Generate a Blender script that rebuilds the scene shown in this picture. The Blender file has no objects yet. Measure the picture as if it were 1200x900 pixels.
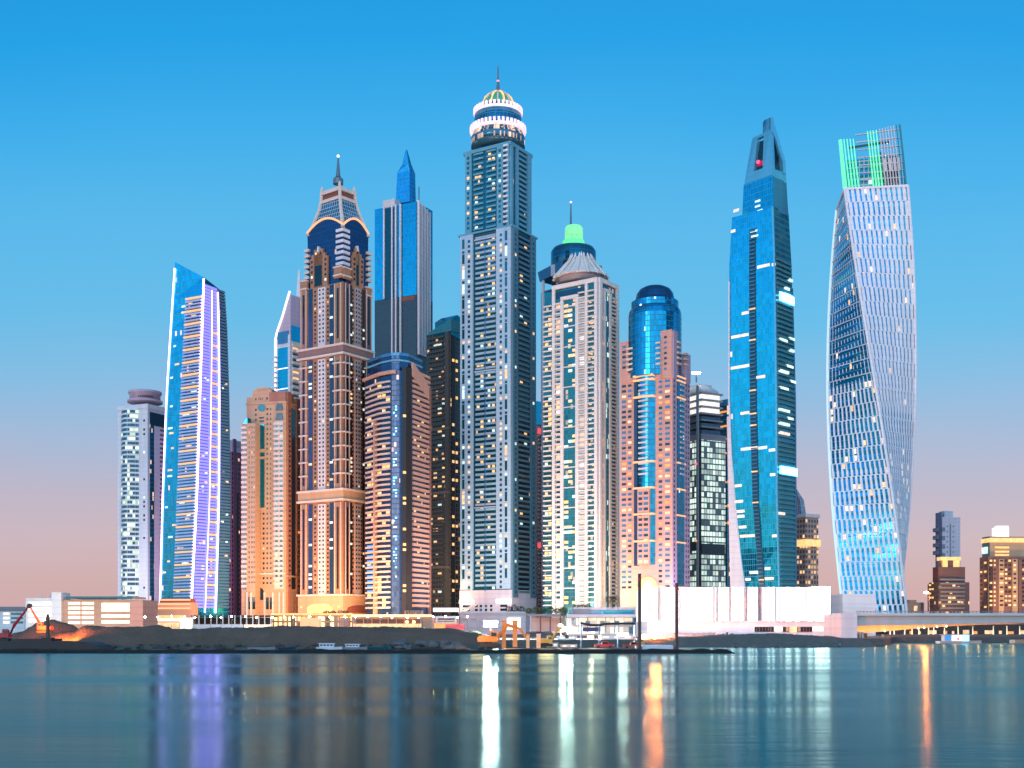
import bpy, bmesh, math, random
from mathutils import Vector
random.seed(7)
SC = bpy.context.scene
COL = SC.collection
R = math.radians
# ------------------------------------------------------------------ camera
F, HX, HY, CZ = 1400.0, 600.0, 735.0, 6.0        # pixels of a 1200 x 900 frame
cam = bpy.data.cameras.new('camera'); camo = bpy.data.objects.new('camera', cam); COL.objects.link(camo)
cam.sensor_width = 36; cam.lens = 36 * F / 1200; cam.shift_y = (HY - 450) / 1200
cam.clip_start = 1; cam.clip_end = 30000
camo.location = (0, 0, CZ); camo.rotation_euler = (R(90), 0, 0)
SC.camera = camo
SC.render.engine = 'CYCLES'
SC.cycles.use_denoising = True
SC.cycles.max_bounces = 6; SC.cycles.diffuse_bounces = 2; SC.cycles.glossy_bounces = 4
SC.cycles.sample_clamp_indirect = 80
SC.view_settings.view_transform = 'Standard'; SC.view_settings.look = 'None'
SC.view_settings.exposure = 0.0; SC.view_settings.gamma = 1.0; SC.view_settings.use_curve_mapping = False
SUN_EL, SUN_AZ = 6.0, 215.0                       # low dusk glow behind the viewer's left shoulder

def lin(r, g, b):
    f = lambda c: (c / 255 / 12.92) if c / 255 <= .04045 else ((c / 255 + .055) / 1.055) ** 2.4
    return (f(r), f(g), f(b), 1)

W = bpy.data.worlds.new('World'); SC.world = W; W.use_nodes = True
nt = W.node_tree; nt.nodes.clear()
out = nt.nodes.new('ShaderNodeOutputWorld'); add = nt.nodes.new('ShaderNodeAddShader')
b1 = nt.nodes.new('ShaderNodeBackground'); b2 = nt.nodes.new('ShaderNodeBackground')
sky = nt.nodes.new('ShaderNodeTexSky'); sky.sky_type = 'NISHITA'; sky.sun_disc = False
sky.sun_elevation = R(SUN_EL); sky.sun_rotation = R(SUN_AZ)
b1.inputs[1].default_value = 0.012
tc = nt.nodes.new('ShaderNodeTexCoord'); sx = nt.nodes.new('ShaderNodeSeparateXYZ')
cr = nt.nodes.new('ShaderNodeValToRGB')
stops = [(0.0, (203, 165, 167)), (.04, (204, 170, 174)), (.08, (200, 177, 187)), (.12, (186, 177, 197)), (.165, (161, 181, 212)), (.21, (130, 184, 223)),
         (.255, (98, 185, 229)), (.33, (82, 180, 232)), (.39, (56, 171, 232)), (.45, (24, 158, 228)), (.54, (20, 140, 212)), (.7, (60, 122, 175)), (1.0, (72, 96, 128))]
els = cr.color_ramp.elements
els[0].position, els[0].color = stops[0][0], lin(*stops[0][1])
els[1].position, els[1].color = stops[-1][0], lin(*stops[-1][1])
for p, c in stops[1:-1]:
    e = els.new(p); e.color = lin(*c)
# a little haze unevenness, and a touch deeper blue towards the right (north-east)
nz = nt.nodes.new('ShaderNodeTexNoise'); nz.inputs['Scale'].default_value = 2.2; nz.inputs['Detail'].default_value = 2
mp = nt.nodes.new('ShaderNodeMapping'); mp.inputs['Scale'].default_value = (1, 1, 3)
m1 = nt.nodes.new('ShaderNodeMath'); m1.operation = 'MULTIPLY_ADD'; m1.inputs[1].default_value = .06; m1.inputs[2].default_value = -.03
m2 = nt.nodes.new('ShaderNodeMath'); m2.operation = 'MULTIPLY_ADD'; m2.inputs[1].default_value = .7
mx2 = nt.nodes.new('ShaderNodeMath'); mx2.operation = 'POWER'; mx2.inputs[1].default_value = 2; mxa = nt.nodes.new('ShaderNodeMath'); mxa.operation = 'ABSOLUTE'
m3 = nt.nodes.new('ShaderNodeMath'); m3.operation = 'ADD'
L = nt.links.new
L(tc.outputs['Generated'], sx.inputs[0]); L(tc.outputs['Generated'], mp.inputs[0]); L(mp.outputs[0], nz.inputs['Vector'])
L(nz.outputs[0], m1.inputs[0]); L(sx.outputs[0], mxa.inputs[0]); L(mxa.outputs[0], mx2.inputs[0]); mz = nt.nodes.new('ShaderNodeMath'); mz.operation = 'MULTIPLY'; L(mx2.outputs[0], mz.inputs[0]); L(sx.outputs[2], mz.inputs[1]); L(mz.outputs[0], m2.inputs[0]); L(sx.outputs[2], m2.inputs[2])
L(m2.outputs[0], m3.inputs[0]); L(m1.outputs[0], m3.inputs[1]); L(m3.outputs[0], cr.inputs[0])
L(sky.outputs[0], b1.inputs[0])
# the afterglow: the western sky behind the viewer is the brighter half
gk = nt.nodes.new('ShaderNodeMapRange'); gk.inputs['From Min'].default_value = .35; gk.inputs['From Max'].default_value = -.75; gk.inputs['To Min'].default_value = 0; gk.inputs['To Max'].default_value = 1
L(sx.outputs[1], gk.inputs['Value'])
gm_ = nt.nodes.new('ShaderNodeMix'); gm_.data_type = 'RGBA'; gm_.blend_type = 'MULTIPLY'; gm_.inputs[7].default_value = (3.7, 3.5, 3.1, 1)
L(gk.outputs[0], gm_.inputs[0]); L(cr.outputs[0], gm_.inputs[6]); L(gm_.outputs[2], b2.inputs[0])
b2.inputs[1].default_value = 1.0
L(b1.outputs[0], add.inputs[0]); L(b2.outputs[0], add.inputs[1]); L(add.outputs[0], out.inputs[0])

sl = bpy.data.lights.new('sun', 'SUN'); so = bpy.data.objects.new('sun', sl); COL.objects.link(so)
sl.energy = .55; sl.angle = R(18); sl.color = (1.0, .78, .72)
d = Vector((math.sin(R(SUN_AZ)) * math.cos(R(SUN_EL)), math.cos(R(SUN_AZ)) * math.cos(R(SUN_EL)), math.sin(R(SUN_EL))))
so.rotation_euler = d.to_track_quat('Z', 'Y').to_euler()

# ------------------------------------------------------------------ helpers
def pt(px, py, Y): return Vector(((px - HX) * Y / F, Y, CZ + (HY - py) * Y / F))
def gx(px, Y): return (px - HX) * Y / F
def gz(py, Y): return CZ + (HY - py) * Y / F

def tag(o, label=None, cat=None, group=None, kind=None):
    for k, v in (('label', label), ('category', cat), ('group', group), ('kind', kind)):
        if v: o[k] = v
    return o

def empty(name, loc, label=None, cat=None, group=None):
    o = bpy.data.objects.new(name, None); COL.objects.link(o); o.location = loc; o.empty_display_size = 1
    return tag(o, label, cat, group)

class MB:
    def __init__(s): s.v = []; s.f = []; s.m = []
    def hexa(s, p, m=0):
        n = len(s.v); s.v += [tuple(q) for q in p]
        for q in ((3, 2, 1, 0), (4, 5, 6, 7), (0, 1, 5, 4), (1, 2, 6, 5), (2, 3, 7, 6), (3, 0, 4, 7)):
            s.f.append(tuple(n + i for i in q)); s.m.append(m)
        return s
    def box(s, x0, x1, y0, y1, z0, z1, m=0):
        return s.hexa([(x0, y0, z0), (x1, y0, z0), (x1, y1, z0), (x0, y1, z0), (x0, y0, z1), (x1, y0, z1), (x1, y1, z1), (x0, y1, z1)], m)
    def loft(s, rings, m=0, caps=True):
        n0 = len(s.v); k = len(rings[0])
        for r in rings: s.v += [tuple(q) for q in r]
        for j in range(len(rings) - 1):
            for i in range(k):
                a, b = n0 + j * k + i, n0 + j * k + (i + 1) % k
                s.f.append((a, b, b + k, a + k)); s.m.append(m)
        if caps:
            s.f.append(tuple(n0 + i for i in reversed(range(k)))); s.m.append(m)
            s.f.append(tuple(n0 + (len(rings) - 1) * k + i for i in range(k))); s.m.append(m)
        return s
    def cyl(s, c, prof, n=24, m=0, a0=0.0):
        """lathe about the vertical through c; prof = [(r, z)...]"""
        return s.loft([[(c[0] + r * math.cos(a0 + 2 * math.pi * i / n), c[1] + r * math.sin(a0 + 2 * math.pi * i / n), z) for i in range(n)] for r, z in prof], m)
    def tube(s, pts, rad, n=6, m=0):
        pts = [Vector(p) for p in pts]; rings = []
        for i, p in enumerate(pts):
            t = (pts[min(i + 1, len(pts) - 1)] - pts[max(i - 1, 0)]).normalized()
            up = Vector((0, 0, 1)) if abs(t.z) < .9 else Vector((1, 0, 0))
            u = t.cross(up).normalized(); w = t.cross(u); r = rad[i] if isinstance(rad, (list, tuple)) else rad
            rings.append([p + u * r * math.cos(2 * math.pi * k / n) + w * r * math.sin(2 * math.pi * k / n) for k in range(n)])
        return s.loft(rings, m)
    def ball(s, c, r, n=10, m=0, sq=1.0):
        return s.cyl(c, [(max(.02 * r, r * math.sin(math.pi * j / n)), c[2] - r * sq * math.cos(math.pi * j / n)) for j in range(n + 1)], n * 2, m)
    def build(s, name, mats, root=None, smooth=False, kind=None):
        off = Vector(root_loc(root)) if root else Vector((0, 0, 0))
        me = bpy.data.meshes.new(name)
        me.from_pydata([(x - off.x, y - off.y, z - off.z) for x, y, z in s.v], [], s.f)
        if not isinstance(mats, (list, tuple)): mats = [mats]
        for mt in mats: me.materials.append(mt)
        if len(mats) > 1: me.polygons.foreach_set('material_index', s.m)
        if len(s.v) < 60000:
            bm = bmesh.new(); bm.from_mesh(me); bmesh.ops.recalc_face_normals(bm, faces=bm.faces); bm.to_mesh(me); bm.free()
        if smooth: me.polygons.foreach_set('use_smooth', [True] * len(me.polygons))
        o = bpy.data.objects.new(name, me); COL.objects.link(o); o.parent = root
        if kind: o['kind'] = kind
        return o

def root_loc(o):
    v = Vector(o.location)
    while o.parent: o = o.parent; v = v + Vector(o.location)
    return v

# ------------------------------------------------------------------ materials
def newmat(name):
    m = bpy.data.materials.new(name); m.use_nodes = True; n = m.node_tree; n.nodes.clear()
    o = n.nodes.new('ShaderNodeOutputMaterial'); p = n.nodes.new('ShaderNodeBsdfPrincipled'); n.links.new(p.outputs[0], o.inputs[0])
    return m, n, p
def M_(n, op, a, b=None, c=None):
    x = n.nodes.new('ShaderNodeMath'); x.operation = op
    for i, q in enumerate((a, b, c)):
        if q is None: continue
        if isinstance(q, (int, float)): x.inputs[i].default_value = q
        else: n.links.new(q, x.inputs[i])
    return x.outputs[0]
def MIX(n, f, a, b):
    x = n.nodes.new('ShaderNodeMix'); x.data_type = 'RGBA'
    for i, q in ((0, f), (6, a), (7, b)):
        if isinstance(q, (int, float)): x.inputs[i].default_value = q
        elif isinstance(q, tuple): x.inputs[i].default_value = q if len(q) == 4 else (*q, 1)
        else: n.links.new(q, x.inputs[i])
    return x.outputs[2]

def plain(name, col, rough=.7, var=.22, scale=.25, metal=0.0, streak=True, joint=3.5):
    """painted or rendered masonry: broad patches plus rain streaks down the face"""
    m, n, p = newmat(name)
    t = n.nodes.new('ShaderNodeTexCoord'); mp = n.nodes.new('ShaderNodeMapping'); mp.inputs['Scale'].default_value = (1, 1, .12 if streak else 1)
    nz = n.nodes.new('ShaderNodeTexNoise'); nz.inputs['Scale'].default_value = scale; nz.inputs['Detail'].default_value = 5
    n.links.new(t.outputs['Object'], mp.inputs[0]); n.links.new(mp.outputs[0], nz.inputs['Vector'])
    c = MIX(n, nz.outputs[0], tuple(x * (1 - var) for x in col), tuple(min(1, x * (1 + var)) for x in col))
    if streak:   # panel joints at each storey and a little soiling below them
        sz = n.nodes.new('ShaderNodeSeparateXYZ'); n.links.new(t.outputs['Object'], sz.inputs[0]); fz = M_(n, 'FRACT', M_(n, 'DIVIDE', sz.outputs[2], joint))
        jt = M_(n, 'MAXIMUM', M_(n, 'LESS_THAN', fz, .05), M_(n, 'MULTIPLY', M_(n, 'GREATER_THAN', fz, .8), nz.outputs[0]))
        c = MIX(n, M_(n, 'MULTIPLY', jt, .22), c, tuple(x * .45 for x in col))
    n.links.new(c, p.inputs['Base Color']); p.inputs['Roughness'].default_value = rough; p.inputs['Metallic'].default_value = metal
    return m

def glow(name, col, s, sample=False, var=0.0):
    m, n, p = newmat(name)
    p.inputs['Base Color'].default_value = (*[c * .5 for c in col], 1); p.inputs['Roughness'].default_value = .5
    p.inputs['Emission Color'].default_value = (*col, 1); p.inputs['Emission Strength'].default_value = s
    if var:
        t = n.nodes.new('ShaderNodeTexCoord'); nz = n.nodes.new('ShaderNodeTexNoise'); nz.inputs['Scale'].default_value = .4; nz.inputs['Detail'].default_value = 3
        n.links.new(t.outputs['Object'], nz.inputs['Vector'])
        n.links.new(M_(n, 'MULTIPLY_ADD', M_(n, 'SUBTRACT', nz.outputs[0], .5), s * var * 4, s), p.inputs['Emission Strength'])
    if not sample: m.cycles.emission_sampling = 'NONE'
    return m

def curtain(name, glass, frame, cw=1.6, ch=3.6, lw=.1, lh=.16, lit=.08, cols=((1, .72, .42), (.85, .95, 1)), ls=1.1, metal=.75,
            rough=.12, run=1, jit=.012, band=0, gvar=.35, flat=False, framerough=.5, seed=0.0):
    """glazing divided by mullions and floor slabs; some rooms lit"""
    m, n, p = newmat(name)
    t = n.nodes.new('ShaderNodeTexCoord'); g = n.nodes.new('ShaderNodeNewGeometry')
    cx = n.nodes.new('ShaderNodeVectorMath'); cx.operation = 'CROSS_PRODUCT'; n.links.new(g.outputs['True Normal'], cx.inputs[0]); cx.inputs[1].default_value = (0, 0, 1)
    nm = n.nodes.new('ShaderNodeVectorMath'); nm.operation = 'NORMALIZE'; n.links.new(cx.outputs[0], nm.inputs[0])
    dt = n.nodes.new('ShaderNodeVectorMath'); dt.operation = 'DOT_PRODUCT'; n.links.new(nm.outputs[0], dt.inputs[0]); n.links.new(t.outputs['Object'], dt.inputs[1])
    sp = n.nodes.new('ShaderNodeSeparateXYZ'); n.links.new(t.outputs['Object'], sp.inputs[0])
    u = M_(n, 'DIVIDE', dt.outputs['Value'], cw); v = M_(n, 'DIVIDE', sp.outputs[2], ch)
    fu, fv = M_(n, 'FRACT', u), M_(n, 'FRACT', v)
    line = M_(n, 'MAXIMUM', M_(n, 'LESS_THAN', fu, lw), M_(n, 'LESS_THAN', fv, lh))
    iu, iv = M_(n, 'FLOOR', u), M_(n, 'FLOOR', v)
    sn = n.nodes.new('ShaderNodeSeparateXYZ'); n.links.new(g.outputs['True Normal'], sn.inputs[0])
    face = M_(n, 'ROUND', M_(n, 'MULTIPLY_ADD', sn.outputs[0], 3.0, seed))
    def white(a):
        cb = n.nodes.new('ShaderNodeCombineXYZ'); n.links.new(a, cb.inputs[0]); n.links.new(iv, cb.inputs[1]); n.links.new(face, cb.inputs[2])
        w = n.nodes.new('ShaderNodeTexWhiteNoise'); w.noise_dimensions = '3D'; n.links.new(cb.outputs[0], w.inputs['Vector']); return w
    w1 = white(iu); s1 = n.nodes.new('ShaderNodeSeparateColor'); n.links.new(w1.outputs['Color'], s1.inputs[0])
    w2 = white(M_(n, 'FLOOR', M_(n, 'DIVIDE', u, run))) if run > 1 else w1
    litm = M_(n, 'MULTIPLY', M_(n, 'LESS_THAN', w2.outputs['Value'], lit), M_(n, 'SUBTRACT', 1, line))
    if band:   # whole floors are lit or dark together, unevenly
        wb = white(M_(n, 'MULTIPLY', iu, 0)); litm = M_(n, 'MULTIPLY', litm, M_(n, 'LESS_THAN', wb.outputs['Value'], band))
    vr = M_(n, 'MULTIPLY_ADD', s1.outputs[2], gvar, 1 - gvar / 2)
    gl = n.nodes.new('ShaderNodeVectorMath'); gl.operation = 'SCALE'; gl.inputs[0].default_value = glass; n.links.new(vr, gl.inputs['Scale'])
    n.links.new(MIX(n, line, gl.outputs[0], frame), p.inputs['Base Color'])
    inv = M_(n, 'SUBTRACT', 1, line)
    n.links.new(M_(n, 'MULTIPLY', inv, metal), p.inputs['Metallic'])
    n.links.new(M_(n, 'MULTIPLY_ADD', line, framerough - rough, rough), p.inputs['Roughness'])
    n.links.new(MIX(n, s1.outputs[0], cols[0], cols[1]), p.inputs['Emission Color'])
    n.links.new(M_(n, 'MULTIPLY', litm, M_(n, 'MULTIPLY_ADD', s1.outputs[1], ls, ls * .35)), p.inputs['Emission Strength'])
    if jit:
        sb = n.nodes.new('ShaderNodeVectorMath'); sb.operation = 'SUBTRACT'; n.links.new(w1.outputs['Color'], sb.inputs[0]); sb.inputs[1].default_value = (.5, .5, .5)
        sc = n.nodes.new('ShaderNodeVectorMath'); sc.operation = 'SCALE'; n.links.new(sb.outputs[0], sc.inputs[0]); sc.inputs['Scale'].default_value = jit * 2
        ad = n.nodes.new('ShaderNodeVectorMath'); n.links.new(g.outputs['Normal'], ad.inputs[0]); n.links.new(sc.outputs[0], ad.inputs[1])
        n2 = n.nodes.new('ShaderNodeVectorMath'); n2.operation = 'NORMALIZE'; n.links.new(ad.outputs[0], n2.inputs[0]); n.links.new(n2.outputs[0], p.inputs['Normal'])
    m.cycles.emission_sampling = 'NONE'
    return m

WARM = ((1, .52, .24), (1, .70, .44)); COOL = ((.75, 1, .85), (.95, 1, .9)); MIXED = ((1, .60, .32), (.80, .97, 1))
C = dict(
 white=plain('white_render', (.64, .645, .67)), offwhite=plain('pale_render', (.56, .54, .54)), grey=plain('grey_render', (.22, .22, .24)),
 tan=plain('tan_stone', (.52, .32, .18)), rust=plain('rust_render', (.36, .15, .09)), brown=plain('brown_stone', (.20, .10, .08)),
 pink=plain('salmon_render', (.60, .30, .23)), lav=plain('lavender_render', (.50, .38, .46)), cream=plain('cream_trim', (.68, .56, .46)),
 dark=plain('dark_metal', (.03, .033, .036), .5), black=plain('black_cladding', (.014, .013, .014), .4), steel=plain('steel', (.16, .18, .2), .4, metal=.6),
 purple=plain('plum_render', (.16, .07, .12)), navy=plain('navy_cladding', (.010, .05, .10), .25, metal=.3),
 olive=plain('dark_olive_render', (.075, .072, .062)), peach=plain('peach_render', (.52, .30, .20)),
 concrete=plain('concrete', (.33, .32, .31)), bluec=plain('blue_cladding', (.05, .20, .34), .35, metal=.5), redbrown=plain('red_brown', (.22, .07, .045)),
 gglass=plain('dark_window_glass', (.010, .05, .075), .08, .3, metal=.35), dglass=plain('black_window_glass', (.012, .016, .02), .1, metal=.2),
 teal=plain('teal_window_glass', (.015, .13, .17), .1, .3, metal=.5), bglass=plain('blue_glass', (.015, .28, .40), .12, .2, metal=.85),
)
E = dict(
 warm=glow('lit_window_warm', (1, .60, .31), .95, var=.6), amber=glow('lit_window_amber', (1, .36, .10), .95, var=.35), cool=glow('lit_window_cool', (.80, 1, .90), .85, var=.35),
 white=glow('white_light', (1, .95, .95), 1.5), orange=glow('orange_strip_light', (1, .46, .22), 1.08), green=glow('green_light', (.15, .9, .36), .9),
 violet=glow('violet_led', (.20, .17, 1), 1.7), led=glow('pink_white_led', (.66, .40, 1), 8), cyan=glow('cyan_sign', (.12, .58, 1), 7), red=glow('red_beacon', (1, .05, .12), 3),
 blue=glow('blue_led', (.05, .35, 1), .8), gold=glow('gold_light', (1, .56, .20), 1.15, var=.25), flood=glow('flood_lamp', (1, .95, .9), 60, True), sodium=glow('sodium_lamp', (1, .36, .06), 60, True),
)
# ------------------------------------------------------------------ facade frames
def solve(xl, xc, xr, Y, ratio=1.0):
    """plan corners (left, near, right, back) of a rectangular tower whose visible vertical edges stand at pixels xl, xc, xr"""
    X = gx(xc, Y); tl, tr = (xl - HX) / F, (xr - HX) / F
    def ws(th):
        c, s = math.cos(th), math.sin(th)
        wl = (X - tl * Y) / (c + tl * s); wr = (tr * Y - X) / (s - tr * c) if abs(s - tr * c) > 1e-6 else 1e9
        if wr < 0: wr = 1e9
        return wl, wr
    lo, hi = R(1), R(89)
    for _ in range(60):
        mid = (lo + hi) / 2; wl, wr = ws(mid)
        if wl / wr > ratio: hi = mid
        else: lo = mid
    th = (lo + hi) / 2; wl, wr = ws(th); c, s = math.cos(th), math.sin(th)
    n = Vector((X, Y)); l = n + Vector((-c, s)) * wl; r = n + Vector((s, c)) * wr
    return [l, n, r, l + r - n]

def offset(poly, o):
    n = len(poly); res = []
    for i in range(n):
        a, b, c = poly[i - 1], poly[i], poly[(i + 1) % n]
        d1 = (b - a).normalized(); d2 = (c - b).normalized()
        n1 = Vector((d1.y, -d1.x)); n2 = Vector((d2.y, -d2.x)); k = (n1 + n2); k = k / max(.25, 1 + n1.dot(n2))
        res.append(b + k * o)
    return res

class Frame:
    def __init__(s, levels): s.lv = levels
    def poly(s, z):
        lv = s.lv
        if len(lv) == 1 or z <= lv[0][0]: return lv[0][1]
        for (z0, p0), (z1, p1) in zip(lv, lv[1:]):
            if z <= z1: t = (z - z0) / (z1 - z0); return [a.lerp(b, t) for a, b in zip(p0, p1)]
        return lv[-1][1]
    def P(s, f, a, z, o=0.0):
        pl = s.poly(z); p, q = pl[f], pl[(f + 1) % len(pl)]; d = q - p; nn = Vector((d.y, -d.x)).normalized()
        v = p + d * a + nn * o; return Vector((v.x, v.y, z))
    def wid(s, f, z=0): pl = s.poly(z); return (pl[(f + 1) % len(pl)] - pl[f]).length
    def hexf(s, f, a0, a1, z0, z1, o0, o1):
        return [s.P(f, a, z, o) for z in (z0, z1) for a, o in ((a0, o1), (a1, o1), (a1, o0), (a0, o0))]
    def prism(s, z0, z1, o=0.0, steps=1):
        return [[(q.x, q.y, z) for q in (offset(s.poly(z), o) if o else s.poly(z))] for z in (z0 + (z1 - z0) * i / steps for i in range(steps + 1))]

def reps(items, name, mats, root, cap=100, rest=None):
    """items: (eight points, material index); the first `cap` become parts of their own, the rest one part"""
    for p, m in items[:cap]: MB().hexa(p).build(name, mats[m], root)
    if len(items) > cap:
        b = MB()
        for p, m in items[cap:]: b.hexa(p, m)
        b.build(rest or name + '_grid', mats, root, kind='stuff')

GROUND = 2.2
class Tower:
    def __init__(s, name, label, xl, xc, xr, Y, ratio=1.0, cat='skyscraper', poly=None, group=None):
        s.Y = Y; s.px = (xl, xc, xr)
        pl = poly or solve(xl, xc, xr, Y, ratio)
        s.fr = Frame([(0, pl)]); s.root = empty(name, (pl[1].x, pl[1].y, GROUND), label, cat, group)
    def z(s, py): return gz(py, s.Y)
    def sub(s, xl, xc, xr, Y=None, ratio=1.0): return Frame([(0, solve(xl, xc, xr, Y or s.Y, ratio))])
    def a(s, f, px, fr=None):
        """face parameter of a pixel column (exact under perspective)"""
        pl = (fr or s.fr).poly(0); p, q = pl[f], pl[(f + 1) % len(pl)]; t = (px - HX) / F
        return (t * p.y - p.x) / ((q.x - p.x) - t * (q.y - p.y))
    def body(s, name, y0, y1, mat, fr=None, o=0.0, steps=1):
        zb = GROUND if y1 is None else s.z(y1)
        return MB().loft((fr or s.fr).prism(zb, s.z(y0), o, steps)).build(name, mat, s.root)
    def box(s, name, f, x0, x1, y0, y1, mat, out=.5, inn=-.4, fr=None, root=None):
        fr = fr or s.fr; zb = GROUND if y1 is None else s.z(y1)
        return MB().hexa(fr.hexf(f, s.a(f, x0, fr), s.a(f, x1, fr), zb, s.z(y0), inn, out)).build(name, mat, root or s.root)
    def rows(s, y0, y1, pitch):
        y = y0
        while y + pitch * .6 < y1: yield y; y += pitch
    def bands(s, name, f, x0, x1, y0, y1, pitch, frac, mat, out=1.2, inn=-.3, cap=100, fr=None, get=False):
        fr = fr or s.fr; a0, a1 = s.a(f, x0, fr), s.a(f, x1, fr)
        it = [(fr.hexf(f, a0, a1, s.z(y + pitch * frac), s.z(y), inn, out), 0) for y in s.rows(y0, y1, pitch)]
        if get: return it
        reps(it, name, [mat], s.root, cap)
    def rings(s, name, y0, y1, pitch, frac, mat, o=1.0, fr=None, cap=100):
        fr = fr or s.fr; rs = list(s.rows(y0, y1, pitch)); rest = MB()
        for i, y in enumerate(rs):
            b = MB() if i < cap else rest
            b.loft(fr.prism(s.z(y + pitch * frac), s.z(y), o))
            if i < cap: b.build(name, mat, s.root)
        if rest.v: rest.build(name + '_grid', mat, s.root, kind='stuff')
    def wins(s, f, cols, y0, y1, pitch, hf, mats, wts, out=.08, cap=100, fr=None, skip=0.0, name='window', inn=-.2):
        """windows in columns cols=[(px0, px1)...]; mats chosen by weight; lit ones come first among the parts"""
        fr = fr or s.fr; it = []
        for x0, x1 in cols:
            a0, a1 = s.a(f, x0, fr), s.a(f, x1, fr)
            for y in s.rows(y0, y1, pitch):
                if random.random() < skip: continue
                k = random.choices(range(len(mats)), wts)[0]
                it.append((fr.hexf(f, a0, a1, s.z(y + pitch * hf), s.z(y), inn, out), k))
        it.sort(key=lambda q: -q[1]) if len(it) > cap else None
        reps(it, name, mats, s.root, cap)
    def spire(s, px, y0, y1, r0, r1, mat, Y=None, beacon=None, name='spire'):
        Y = Y or s.Y + s.fr.wid(0) * .55; X = gx(px, Y)
        o = MB().tube([(X, Y, gz(y1, Y)), (X, Y, gz(y0, Y))], [r0, r1], 8).build(name, mat, s.root)
        if beacon: MB().ball((X, Y, gz(y0, Y)), .9, 6).build('beacon', beacon, s.root)
        return o
    def cen(s, fr=None):
        pl = (fr or s.fr).poly(0); return sum(pl, Vector((0, 0))) / len(pl)
    def lathe(s, name, px, prof, mat, Y=None, n=32, smooth=True, root=None):
        """prof = [(radius in pixels, py)...]"""
        Y = Y or s.cen().y; X = gx(px, Y)
        return MB().cyl((X, Y), [(r * Y / F, gz(y, Y)) for r, y in prof], n).build(name, mat, root or s.root, smooth)
    def ledge(s, y0, y1, mat, o=.8, fr=None, name='cornice'):
        return MB().loft((fr or s.fr).prism(s.z(y1), s.z(y0), o)).build(name, mat, s.root)
    def bulge(s, name, f, x0, x1, y0, y1, depth, mat, n=10, fr=None):
        fr = fr or s.fr; a0, a1 = s.a(f, x0, fr), s.a(f, x1, fr); rings = []
        for z in ((GROUND if y1 is None else s.z(y1)), s.z(y0)):
            rings.append([fr.P(f, a0 + (a1 - a0) * i / n, z, .2 + depth * math.sin(math.pi * i / n)) for i in range(n + 1)] + [fr.P(f, a1, z, -.5), fr.P(f, a0, z, -.5)])
        return MB().loft(rings).build(name, mat, s.root)

def arch(T, name, f, x0, x1, y0, y1, mat, out, inn=-.3, n=10, fr=None, rect=0.5):
    """arch-headed panel"""
    fr = fr or T.fr; a0, a1 = T.a(f, x0, fr), T.a(f, x1, fr); zt, zb = T.z(y0), T.z(y1); zs = zb + (zt - zb) * rect
    prof = [(a0, zb), (a1, zb)] + [(a0 + (a1 - a0) * (.5 + .5 * math.cos(math.pi * i / n)), zs + (zt - zs) * math.sin(math.pi * i / n)) for i in range(n + 1)]
    return MB().loft([[fr.P(f, a, z, o) for a, z in prof] for o in (inn, out)]).build(name, mat, T.root)

def lamp(px, py, Y, power, col, size=12, up=True, name='uplight', tgt=None, kind='AREA'):
    l = bpy.data.lights.new(name, kind); l.energy = power; l.color = col
    o = bpy.data.objects.new(name, l); COL.objects.link(o); o.location = pt(px, py, Y)
    if kind == 'AREA': l.size = size
    elif kind == 'SPOT': l.spot_size = R(70); l.spot_blend = .6; l.shadow_soft_size = 2
    else: l.shadow_soft_size = 2.0
    d = (Vector(tgt) - o.location) if tgt else Vector((0, .35, 1))
    o.rotation_euler = d.to_track_quat('-Z', 'Y').to_euler()
    return o

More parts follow.
